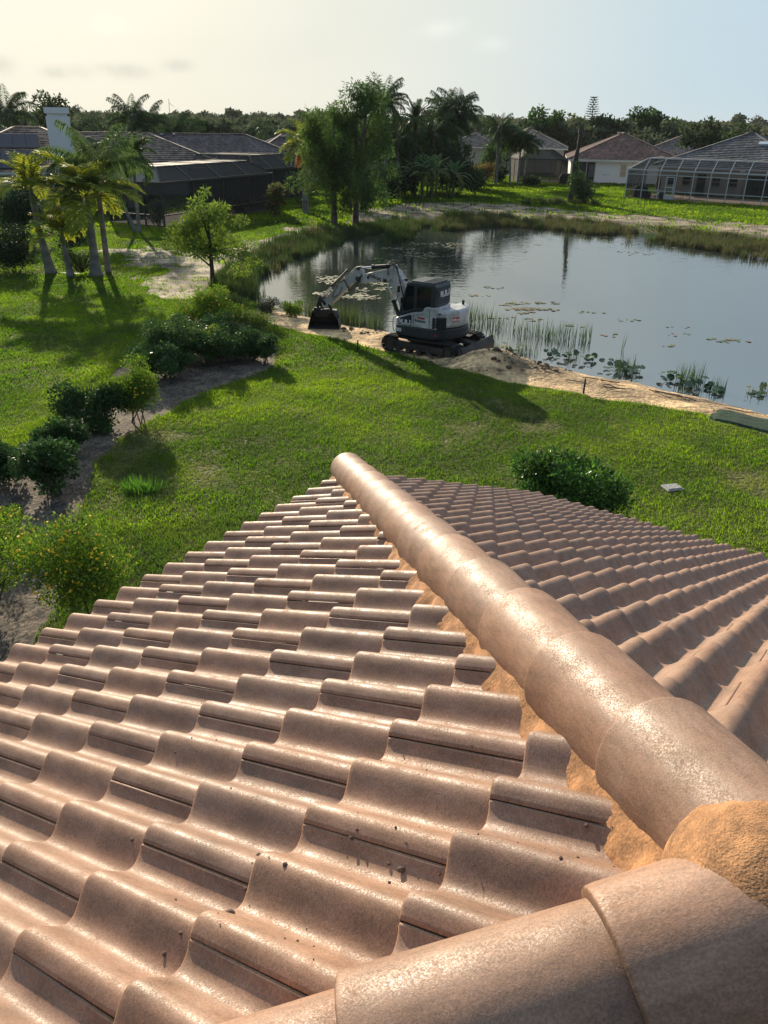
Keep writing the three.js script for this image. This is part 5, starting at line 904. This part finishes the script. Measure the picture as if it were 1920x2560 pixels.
{ // lily pads: one shared leaf, floating; standing leaves near the bank
  const padGeo = (() => { const p = [0, 0, 0], idx = [], n = 14; for (let i = 0; i <= n; i++) { const a = .18 + (6.283 - .36) * i / n, r = 1 + .05 * Math.sin(i * 2.3); p.push(Math.cos(a) * r, .05 * Math.sin(i * 1.7), Math.sin(a) * r); if (i) idx.push(0, i + 1, i); } const g = new THREE.BufferGeometry(); g.setAttribute('position', new THREE.Float32BufferAttribute(p, 3)); g.setIndex(idx); g.computeVertexNormals(); return g; })();
  const pm = new THREE.MeshPhysicalMaterial({ color: 0xffffff, roughness: .6, side: 2 }), r = rngOf(220), spots = [];
  const cl = (x, z, rx, rz, n) => { for (let i = 0; i < n; i++) { const a = r() * 6.283, q = Math.sqrt(r()); spots.push([x + Math.cos(a) * rx * q, z + Math.sin(a) * rz * q, .04 + .075 * r()]); } };
  for (let i = 0; i < 22; i++) cl(-3.2 + 3.2 * r(), -36.8 - 5.6 * r(), .55, .5, 17);
  for (let i = 0; i < 14; i++) cl(-.5 + 6 * r(), -48 - 15 * r(), 1.1, .6, 20);
  for (let i = 0; i < 9; i++) cl(.5 + 1.6 * r(), -40 + 4 * r(), .5, .3, 8);
  for (let i = 0; i < 9; i++) cl(5.6 + 2.8 * r(), -36.6 + 2.2 * r(), .6, .3, 17);
  for (const [x, z, n] of [[10.1, -33.3, 8], [12.9, -30, 16], [13.4, -29.8, 8], [4.4, -38, 12], [5.2, -40, 10], [9, -34.6, 7], [11.4, -30.8, 6], [7.6, -32, 6], [8.8, -30.5, 5], [6.1, -33, 10], [12, -32, 4], [10.4, -29.2, 4], [4.8, -33.4, 10]]) cl(x, z, .6, .3, n);
  for (let i = 0; i < 26; i++) cl(6 + 22 * r(), -52 - 9 * r(), 1.2, .6, 7);
  const im = new THREE.InstancedMesh(padGeo, pm, spots.length), c = new THREE.Color();
  spots.forEach(([x, z, s], i) => { im.setMatrixAt(i, M4(x, WATER + .006 + .02 * r(), z, (r() - .5) * .12, r() * 6.28, (r() - .5) * .12, s)); const k = .7 + .5 * r(), b = r(); im.setColorAt(i, b > .7 ? c.setRGB(.16 * k, .10 * k, .06 * k) : c.setRGB(.12 * k, .15 * k, .06 * k)); });
  im.name = 'lily_pads'; scene.add(tag(stuff(im), 'floating lily pads scattered in drifts over the pond', 'lily pads')); console.log('pads', spots.length);
  const mats = [std(.035, .075, .02, .35), std(.055, .10, .025, .35), std(.16, .15, .035, .5)];
  for (const [x, z, w, n, l] of [[5.85, -27.35, .22, 7, 'first upright lily leaf group right of the sand heap'], [6.35, -27.05, .3, 9, 'second upright lily leaf group right of the sand heap'], [7.1, -26.8, .3, 8, 'small upright lily leaf group before the gap in the row'], [7.65, -25.85, .38, 16, 'upright lily leaves left of the near rush clump'], [8.25, -25.35, .3, 10, 'upright lily leaves in front of the near rush clump'], [9.2, -24.7, .38, 15, 'broad upright lily leaves left of the thickest near rush clump'], [9.85, -24.0, .42, 16, 'tangled fallen lily leaves under the thickest near rush clump'], [10.3, -23.4, .3, 8, 'upright lily leaves right of the thickest near rush clump'], [11.4, -23.3, .35, 9, 'pale fallen lily leaves at the right picture edge'], [4.6, -28.0, .5, 12, 'yellowing lily leaves behind the sand heap'], [3.7, -28.6, .4, 9, 'yellowing lily leaves at the tail of the excavator']]) {
    const t = thing('water_lily', l, 'water lily', [x, WATER, z], 0, 'upright lily leaves along the near bank');
    for (let i = 0; i < n; i++) { const m = part('leaf', padGeo, mats[(l.includes('yellow') || l.includes('pale')) && r() < .6 ? 2 : Math.floor(r() * 2)], t), y = .04 + .22 * r(); m.position.set((r() - .5) * 2 * w, y, (r() - .5) * 1.4 * w); m.rotation.set((r() - .3) * 1.1, r() * 6.28, (r() - .5) * .9); m.scale.setScalar(.07 + .07 * r()); }
  }
}
// ---------- excavator on the bank; local +X is its front, near side is -Z ----------
{
  const loader = new FontLoader(), fontB = await loader.loadAsync('fonts/droid/droid_sans_bold.typeface.json'), fontS = await loader.loadAsync('fonts/droid/droid_serif_bold.typeface.json');
  const txt = (s, size, font, x, y, z, ry, sx = 1, rz = 0) => { const g = new TextGeometry(s, { font, size, depth: .006, curveSegments: 4 }); g.computeBoundingBox(); const b = g.boundingBox; g.translate(-(b.min.x + b.max.x) / 2, -(b.min.y + b.max.y) / 2, 0); return g.applyMatrix4(M4(x, y, z, 0, ry, rz, sx, 1, 1)); };
  const paint = withMap(new THREE.MeshPhysicalMaterial({ color: lin(.9, .9, .88), roughness: .42, clearcoat: .2, clearcoatRoughness: .3, side: 2 }), grainTex, .7), dirtWhite = withMap(std(.74, .72, .66, .5), streakTex, .8, grainBump, .002);
  const dark = withMap(std(.045, .055, .062, .5), grainTex, .8), cabM = std(.020, .026, .030, .38), black = std(.012, .012, .013, .6), rubber = withMap(std(.035, .032, .029, .85), grainTex, 1, grainBump, .004), steel = withMap(std(.09, .075, .06, .7), streakTex, 1, grainBump, .006), chrome = new THREE.MeshStandardMaterial({ color: lin(.6, .6, .6), metalness: 1, roughness: .2 }), hose = std(.01, .01, .011, .5), white = std(.85, .85, .85, .5), red = std(.45, .02, .02, .45), purple = std(.08, .03, .14, .5), glass = new THREE.MeshPhysicalMaterial({ color: lin(.008, .010, .012), roughness: .05, side: 2 });
  const t = thing('excavator', 'white and dark grey tracked excavator with raised arm standing on the pond bank', 'excavator', [1.635, -.02, -26.557], 2.577);
  const slab = (pts, y0, y1, b) => { const g = extrude(pts.map(([x, z]) => [x, -z]), y1 - y0, b); return g.rotateX(-Math.PI / 2).translate(0, y0, 0); };
  const plateZ = (pts, z, d, b = .008) => extrude(pts, d, b).translate(0, 0, z);          // profile in x, y; from z to z + d
  // tracks
  const shoe = merge([box(0, .012, 0, .142, .026, .43), box(.045, .036, 0, .02, .03, .43), box(-.045, .032, 0, .016, .02, .43)]);
  for (const zc of [-.935, .935]) {
    const tr = part('track', [rbox(0, .28, zc, 2.1, .24, .24, .03), box(.2, .3, zc + (zc < 0 ? -.13 : .13), 1.2, .1, .04), box(-.75, .3, zc + (zc < 0 ? -.13 : .13), .4, .2, .05)], steel, t), R2 = .255, half = 1.12, per = 4 * half + 2 * Math.PI * R2, n = 42;
    for (let i = 0; i < n; i++) {
      let s = i / n * per, x, y, a;
      if (s < 2 * half) { x = -half + s; y = .28 + R2; a = 0; } else if ((s -= 2 * half) < Math.PI * R2) { const q = s / R2; x = half + Math.sin(q) * R2; y = .28 + Math.cos(q) * R2; a = -q; } else if ((s -= Math.PI * R2) < 2 * half) { x = half - s; y = .28 - R2; a = -Math.PI; } else { const q = (s - 2 * half) / R2; x = -half - Math.sin(q) * R2; y = .28 - Math.cos(q) * R2; a = -Math.PI - q; }
      const m = part('track_shoe', shoe, rubber, tr); m.position.set(x, y, zc); m.rotation.z = a;
    }
    part('idler_wheel', cyl([half, .28, zc - .12], [half, .28, zc + .12], .235, .235, 24), steel, tr); part('drive_sprocket', [cyl([-half, .28, zc - .13], [-half, .28, zc + .13], .23, .23, 20), cyl([-half, .28, zc - .17], [-half, .28, zc + .17], .13, .13, 16)], steel, tr);
    for (let i = 0; i < 5; i++) part('roller', cyl([-.8 + i * .4, .13, zc - .15], [-.8 + i * .4, .13, zc + .15], .09, .09, 14), steel, tr);
  }
  part('undercarriage', [box(0, .36, 0, 1.3, .3, 1.4), new THREE.CylinderGeometry(.55, .6, .2, 28).translate(0, .55, 0)], steel, t);
  // dozer blade at the rear of the tracks
  const bl = part('dozer_blade', [extrude([[-1.58, .50], [-1.62, .52], [-1.74, .3], [-1.72, .1], [-1.66, -.02], [-1.60, -.02], [-1.66, .12], [-1.67, .3]], 2.3, .006).translate(0, 0, -1.15), box(-1.60, .3, -1.14, .16, .42, .02), box(-1.60, .3, 1.14, .16, .42, .02)], steel, t);
  part('blade_arm', [bar([-1.6, .25, -.5], [-.6, .35, -.5], .12, .16), bar([-1.6, .25, .5], [-.6, .35, .5], .12, .16), cyl([-1.55, .4, 0], [-.7, .5, 0], .06)], steel, bl);
  // upper structure
  const plan = (R, f, hw) => { const p = [[f, -hw + .08], [f, hw - .08], [f - .1, hw], [-.5, hw]], a0 = Math.atan2(hw, -.5); for (let i = 1; i < 18; i++) { const a = a0 + (2 * Math.PI - 2 * a0) * i / 18; p.push([Math.cos(a) * R, Math.sin(a) * R]); } p.push([-.5, -hw], [f - .1, -hw]); return p; };
  part('lower_skirt', [slab(plan(1.14, .94, 1.07), .60, .97, .05), slab(plan(1.155, .0, 1.085).filter(([x]) => x < -.3), .74, .755, .005), slab(plan(1.155, .0, 1.085).filter(([x]) => x < -.3), .86, .875, .005)], dark, t);
  part('tail_light', rbox(-.62, .78, -1.06, .07, .07, .03, .01), red, t);
  const hood = part('engine_hood', [slab(plan(1.13, .3, 1.06).filter(([x]) => x < -.4).concat([[-.42, -1.06]]), .975, 1.54, .09), slab([[.25, .25], [.25, 1.04], [-.6, 1.04], [-.6, .25]], .98, 1.42, .07)], paint, t);
  part('exhaust', cyl([-.75, 1.5, .55], [-.75, 1.68, .55], .045), black, hood);
  part('hood_latch', [rbox(-.72, 1.47, -1.0, .1, .05, .04, .01, .5)], steel, hood);
  part('vent_grille', [...[0, 1, 2, 3, 4, 5].map((i) => rbox(-.705, 1.05 + i * .05, -.985, .42 - i * .012, .036, .03, .008, .62)), rbox(-.70, 1.175, -.975, .46, .36, .03, .012, .62)], black, hood);
  // panel under the cab
  const side = part('side_panel', plateZ([[.90, .95], [.87, 1.19], [.30, 1.41], [-.10, 1.49], [-.18, 1.62], [-.30, 1.66], [-.62, 1.66], [-.62, .97]], -1.07, .98, .02), paint, t);
  part('panel_seam', [box(.22, 1.17, -1.072, .012, .44, .008), box(-.38, 1.28, -1.072, .012, .6, .008)], dark, side);
  part('sign_plate', plateZ([[.80, .99], [.80, 1.15], [.74, 1.19], [.36, 1.34], [.29, 1.32], [.29, .99]], -1.078, .012, .003), black, side);
  part('sign_lettering', [txt('M.R.I.', .125, fontS, .52, 1.10, -1.084, Math.PI), box(.52, 1.018, -1.082, .34, .016, .006)], white, side);
  part('sign_emblem', [0, 1, 2].map((i) => new THREE.TorusGeometry(.028, .009, 6, 12).applyMatrix4(M4(.765, 1.03 + i * .045, -1.082))), purple, side);
  part('red_flash', plateZ([[.10, 1.26], [.02, 1.31], [-.20, 1.31], [-.20, 1.245]], -1.078, .010, .002), red, side);
  part('panel_lettering', [txt('Bobcat', .075, fontB, -.085, 1.185, -1.079, Math.PI, .95), box(.13, 1.19, -1.078, .05, .06, .006)], black, side);
  part('panel_print', box(-.02, 1.385, -1.078, .16, .02, .005, 0, 0, 0), std(.35, .35, .35), side);
  part('model_lettering', txt('E85', .11, fontB, .79, .80, -1.075, Math.PI), white, t);
  part('tail_flash', [rbox(-1.035, 1.26, -.48, .32, .12, .012, .004, -115.5 * D)], red, hood);
  part('tail_lettering', txt('Bobcat', .08, fontB, -1.043, 1.26, -.485, -115.5 * D), white, hood);
  // cab
  const cab = part('cab', plateZ([[.86, 1.21], [.30, 1.43], [-.10, 1.51], [-.20, 1.65], [-.57, 1.68], [-.57, 2.28], [-.50, 2.38], [.40, 2.39], [.53, 2.33]], -1.05, 1.02, .045), cabM, t);
  part('roof_panel', slab([[.38, -1.0], [.42, -.55], [.38, -.1], [-.47, -.1], [-.52, -.55], [-.47, -1.0]], 2.385, 2.42, .012), cabM, cab);
  part('roof_rib', [0, 1, 2, 3, 4].map((i) => rbox(-.1 - i * .1, 2.425, -.55, .03, .02, .8, .008)), cabM, cab);
  part('door_window', plateZ([[.60, 1.42], [.28, 1.54], [.25, 1.60], [.22, 2.2], [.27, 2.28], [.45, 2.27], [.50, 2.22], [.66, 1.55]], -1.058, .012, .003), glass, cab);
  part('side_window', plateZ([[.12, 1.58], [-.12, 1.62], [-.38, 1.72], [-.40, 2.22], [-.34, 2.28], [.06, 2.28], [.11, 2.22]], -1.058, .012, .003), glass, cab);
  part('rear_window', rbox(-.576, 2.0, -.54, .012, .54, .84, .004), glass, cab);
  part('windscreen', bar([.86, 1.3, -.54], [.56, 2.26, -.54], .84, .02), glass, cab);
  part('rear_lettering', [txt('M.R.I.', .15, fontS, -.586, 2.07, -.44, -Math.PI / 2, 1.15), box(-.585, 1.965, -.44, .006, .02, .5)], white, cab);
  part('rear_emblem', [0, 1, 2].map((i) => new THREE.TorusGeometry(.032, .010, 6, 12).applyMatrix4(M4(-.585, 1.99 + i * .055, -.84, 0, Math.PI / 2))), purple, cab);
  part('handrail', [tube([[.92, 1.3, -1.07], [.97, 1.35, -1.08], [.80, 1.95, -1.08], [.75, 1.98, -1.06]], .014), tube([[.95, .7, -1.02], [1.0, .75, -1.04], [1.0, 1.15, -1.04], [.93, 1.2, -1.02]], .013)], black, cab);
  part('mirror', [rbox(.78, 2.12, -1.12, .03, .22, .14, .012), cyl([.62, 2.3, -1.05], [.78, 2.2, -1.12], .01), rbox(.60, 2.42, -.95, .1, .09, .12, .02), rbox(.66, 1.78, -1.12, .03, .2, .1, .01)], black, cab);
  part('aerial', tube([[-.52, 2.3, -.1], [-.62, 2.5, -.05], [-.8, 2.65, .05]], .006), black, cab);
  // boom, arm, cylinders
  const zc = .10;
  part('swing_post', [box(1.12, .85, zc, .36, .5, .34), cyl([1.25, .6, zc], [1.25, 1.1, zc], .12)], dark, t);
  const boom = part('boom', plateZ([[1.06, .80], [1.26, .78], [1.44, 1.42], [1.66, 1.86], [1.86, 2.02], [2.05, 2.06], [3.12, 1.88], [3.22, 1.94], [3.24, 2.06], [3.16, 2.16], [2.3, 2.40], [1.86, 2.52], [1.66, 2.54], [1.50, 2.46], [1.24, 2.14], [1.10, 1.6], [1.0, 1.0]], zc - .14, .28, .02), dirtWhite, t);
  part('boom_lettering', [txt('Bobcat', .12, fontB, 2.42, 2.185, zc - .143, Math.PI, .95, -.20), box(2.70, 2.14, zc - .144, .09, .10, .006, 0, 0, -.2)], black, boom);
  part('boom_bracket', [cyl([1.82, 2.18, zc - .2], [1.82, 2.18, zc + .2], .07, .07, 14), cyl([1.72, 2.56, zc - .16], [1.72, 2.56, zc + .16], .07), box(1.74, 2.5, zc, .2, .16, .22)], dirtWhite, boom);
  part('work_light', rbox(1.98, 2.12, zc - .19, .12, .1, .08, .02), black, boom);
  const cylinder = (name, a, b, r, f, parent) => { const L = (u) => a.map((v, i) => lerp(v, b[i], u)); const m = part(name, [cyl(a, L(f), r, r, 14), cyl(L(f - .04), L(f + .01), r * 1.25, r * 1.25, 14)], black, parent); part('rod', cyl(L(f), b, r * .55, r * .55, 12), chrome, m); return m; };
  cylinder('boom_cylinder', [1.34, .95, zc - .22], [1.84, 2.0, zc - .20], .07, .52, t); cylinder('boom_cylinder', [1.34, .95, zc + .22], [1.84, 2.0, zc + .20], .07, .52, t);
  cylinder('arm_cylinder', [1.76, 2.60, zc], [3.10, 2.40, zc], .075, .62, t);
  const arm = part('arm', plateZ([[3.02, 1.98], [3.0, 2.30], [3.10, 2.46], [3.24, 2.44], [3.48, 2.24], [4.78, 1.04], [4.74, .86], [4.60, .82], [4.40, .96], [3.40, 1.86], [3.18, 1.9]], zc - .12, .24, .018), dirtWhite, t);
  part('arm_pin', [cyl([3.12, 2.05, zc - .19], [3.12, 2.05, zc + .19], .09, .09, 16), cyl([3.12, 2.40, zc - .16], [3.12, 2.40, zc + .16], .06, .06, 14)], steel, arm);
  cylinder('bucket_cylinder', [3.62, 2.28, zc], [4.82, 1.22, zc], .065, .6, t);
  part('bucket_link', [bar([4.82, 1.22, zc - .1], [4.98, .80, zc - .1], .05, .1), bar([4.82, 1.22, zc + .1], [4.98, .80, zc + .1], .05, .1), bar([4.82, 1.22, zc - .15], [4.58, .98, zc - .15], .05, .09)], black, t);
  part('coupler', [rbox(4.82, .70, zc, .62, .16, .34, .04), cyl([4.80, .62, zc], [4.80, .52, zc], .2, .2, 16), rbox(4.98, .72, zc, .22, .22, .42, .04)], black, t);
  part('thumb', [bar([4.6, .76, zc - .05], [4.15, .78, zc - .2], .16, .07), bar([4.15, .78, zc - .2], [3.92, .62, zc - .28], .14, .06), bar([4.45, 1.0, zc - .1], [4.3, .78, zc - .12], .06)], black, t);
  const hoses = []; for (let i = 0; i < 3; i++) { hoses.push(tube([[1.2, 1.6, zc - .17 - i * .02], [1.42, 2.3, zc - .18], [1.62, 2.62, zc - .12 + i * .05], [1.9, 2.56 + i * .05, zc - .1], [1.85, 2.3, zc - .17]], .014), tube([[2.95, 2.22, zc - .17], [3.12, 1.98 - i * .08, zc - .2], [3.5, 1.72 - i * .06, zc - .2 + i * .04], [3.72, 1.95, zc - .16], [3.9, 1.85, zc - .14]], .015)); } hoses.push(tube([[3.5, 2.25, zc - .14], [3.9, 1.95, zc - .16], [4.35, 1.5, zc - .16], [4.7, 1.15, zc - .14]], .016), tube([[4.0, 1.75, zc - .15], [4.2, 1.3, zc - .2], [3.95, 1.42, zc - .18], [3.8, 1.7, zc - .15]], .014), tube([[1.5, 2.62, zc], [1.68, 2.78, zc - .05], [1.9, 2.7, zc - .1], [2.0, 2.62, zc - .08]], .014));
  part('hydraulic_hoses', hoses, hose, t);
  // bucket: mouth towards the lawn, resting on the bank
  const bk = part('bucket', (() => {
    const W = 1.22, prof = [[-.32, .56], [-.42, .42], [-.44, .24], [-.36, .08], [-.2, .0], [.24, -.02]], plates = [], pl = (a, b, w0, w1) => { const g = new THREE.BoxGeometry(1, 1, .03), p = g.attributes.position; const L = Math.hypot(b[0] - a[0], b[1] - a[1]), an = Math.atan2(b[1] - a[1], b[0] - a[0]); for (let i = 0; i < p.count; i++) { const u = p.getY(i) + .5, x = p.getX(i) * lerp(w0, w1, u), th = p.getZ(i); p.setXYZ(i, x, a[1] + (b[1] - a[1]) * u + Math.cos(an) * th, a[0] + (b[0] - a[0]) * u - Math.sin(an) * th); } g.computeVertexNormals(); return g; };
    const ws = [.92, .98, 1.05, 1.13, 1.2, W]; for (let i = 0; i + 1 < prof.length; i++) plates.push(pl(prof[i], prof[i + 1], ws[i], ws[i + 1]));
    for (const s of [-1, 1]) { const g = extrude([[-.32, .56], [-.42, .42], [-.44, .24], [-.36, .08], [-.2, 0], [.24, -.02], [.1, .52], [-.05, .58]], .03, 0); const p = g.attributes.position; for (let i = 0; i < p.count; i++) { const z = p.getX(i), y = p.getY(i), th = p.getZ(i); p.setXYZ(i, s * (lerp(W, .92, clamp(y / .56)) / 2 - th), y, z); } g.computeVertexNormals(); plates.push(g); }
    plates.push(box(0, .57, -.15, .9, .05, .34), box(0, -.02, .26, W, .03, .1)); return plates;
  })(), std(.028, .026, .025, .7), t);
  bk.position.set(4.93, .06, .36); bk.rotation.y = -2.65;
  part('bucket_ear', [box(-.12, .66, -.15, .04, .2, .3), box(.12, .66, -.15, .04, .2, .3)], steel, bk);
}
// ---------- small things on the lawn and the bank ----------
{
  const stake = (x, z, h, l, r = .022) => { const t = thing('marker_stake', l, 'stake', [x, height(x, z), z], 0, 'marker stakes'); part('post', limb([[0, -.1, 0, r], [.01, h * .9, 0, r * .9], [.012, h, 0, r * .5]], 6), std(.035, .032, .03, .8), t); };
  stake(5.75, -21.9, .46, 'dark stake standing where the lawn meets the bare sand of the near bank', .03); stake(-.98, -26.3, .34, 'short dark stake in the grass in front of the tracks', .03); stake(-7.6, -33.4, .45, 'thin stake at the sand patch near the feathery tree', .02);
  let t = thing('utility_cover', 'small pale concrete cover lying in the near lawn on the right', 'cover', [6.2, .0, -15.3], .25); part('slab', [rbox(0, .035, 0, .34, .05, .25, .015)], withMap(std(.68, .67, .63, .9), grainTex, 2, grainBump, .004), t); part('rim', rbox(0, .015, 0, .40, .05, .31, .015), std(.35, .34, .31, .9), t);
  t = thing('turf_mat', 'rough dark green mat laid over the sand edge at the right picture edge', 'mat', [0, 0, 0]);
  const g = new THREE.PlaneGeometry(1, 1, 60, 24), p = g.attributes.position, A = [8.62, -19.75], B = [9.05, -20.6], C = [13.3, -18.1], Dd = [12.6, -16.4]; HOUSES.push([A, B, C, Dd]);
  for (let i = 0; i < p.count; i++) { const u = p.getX(i) + .5, v = p.getY(i) + .5, x = lerp(lerp(A[0], Dd[0], u), lerp(B[0], C[0], u), v), z = lerp(lerp(A[1], Dd[1], u), lerp(B[1], C[1], u), v); p.setXYZ(i, x, height(x, z) + .03 + .04 * fbm(x * 6, z * 6, 231, 3) - (u < .02 || v < .04 || v > .96 ? .05 : 0), z); }
  g.computeVertexNormals(); part('mat', g, withMap(std(.045, .12, .06, .95), grainTex, 4, grainBump, .02), t);
  // roots and sticks left on the sand
  const r = rngOf(240), st = []; for (let i = 0; i < 26; i++) { const u = r(), x = lerp(10.2, 4.6, u) + (r() - .5) * .5, z = lerp(-20.6, -24.2, u) + (r() - .5) * 1.0, a = .5 + (r() - .5) * .9, l = .25 + .9 * r() * r(); const y = (q, w) => height(q, w) + .05; const e = [x + Math.cos(a) * l, z + Math.sin(a) * l]; st.push(tube([[x, y(x, z), z], [(x + e[0]) / 2 + (r() - .5) * .15, y((x + e[0]) / 2, (z + e[1]) / 2) + .02 * r(), (z + e[1]) / 2 + (r() - .5) * .15], [e[0], y(...e), e[1]]], .006 + .010 * r(), 8, 5)); }
  tag(stuff(part('driftwood', st, std(.09, .06, .04, .9))), 'dark roots and sticks lying scattered on the sandy bank', 'sticks');
  // clods of the dug sand heap
  const cl = []; for (let i = 0; i < 150; i++) { const q = PILE[Math.floor(r() * 5)], a = r() * 6.28, d = q[2] * Math.sqrt(r()) * 1.1, x = q[0] + Math.cos(a) * d, z = q[1] + Math.sin(a) * d, s = .02 + .075 * r() * r() * r() * 1.3; const gg = new THREE.IcosahedronGeometry(s, 1), pp = gg.attributes.position; for (let k = 0; k < pp.count; k++) { const f = .75 + .5 * hash(Math.round(pp.getX(k) / s * 50), Math.round(pp.getY(k) / s * 50) + Math.round(pp.getZ(k) / s * 31), i); pp.setXYZ(k, pp.getX(k) * f * 1.3, pp.getY(k) * f * .8, pp.getZ(k) * f); } gg.translate(x, height(x, z) + s * .2, z); cl.push(gg); }
  tag(stuff(part('sand_clods', cl, withMap(std(.30, .22, .15, .95), grainTex, 2, grainBump, .01))), 'clods of dug earth on the sand heap behind the excavator blade', 'clods');
}
makeGrass();
renderer.render(scene, camera);
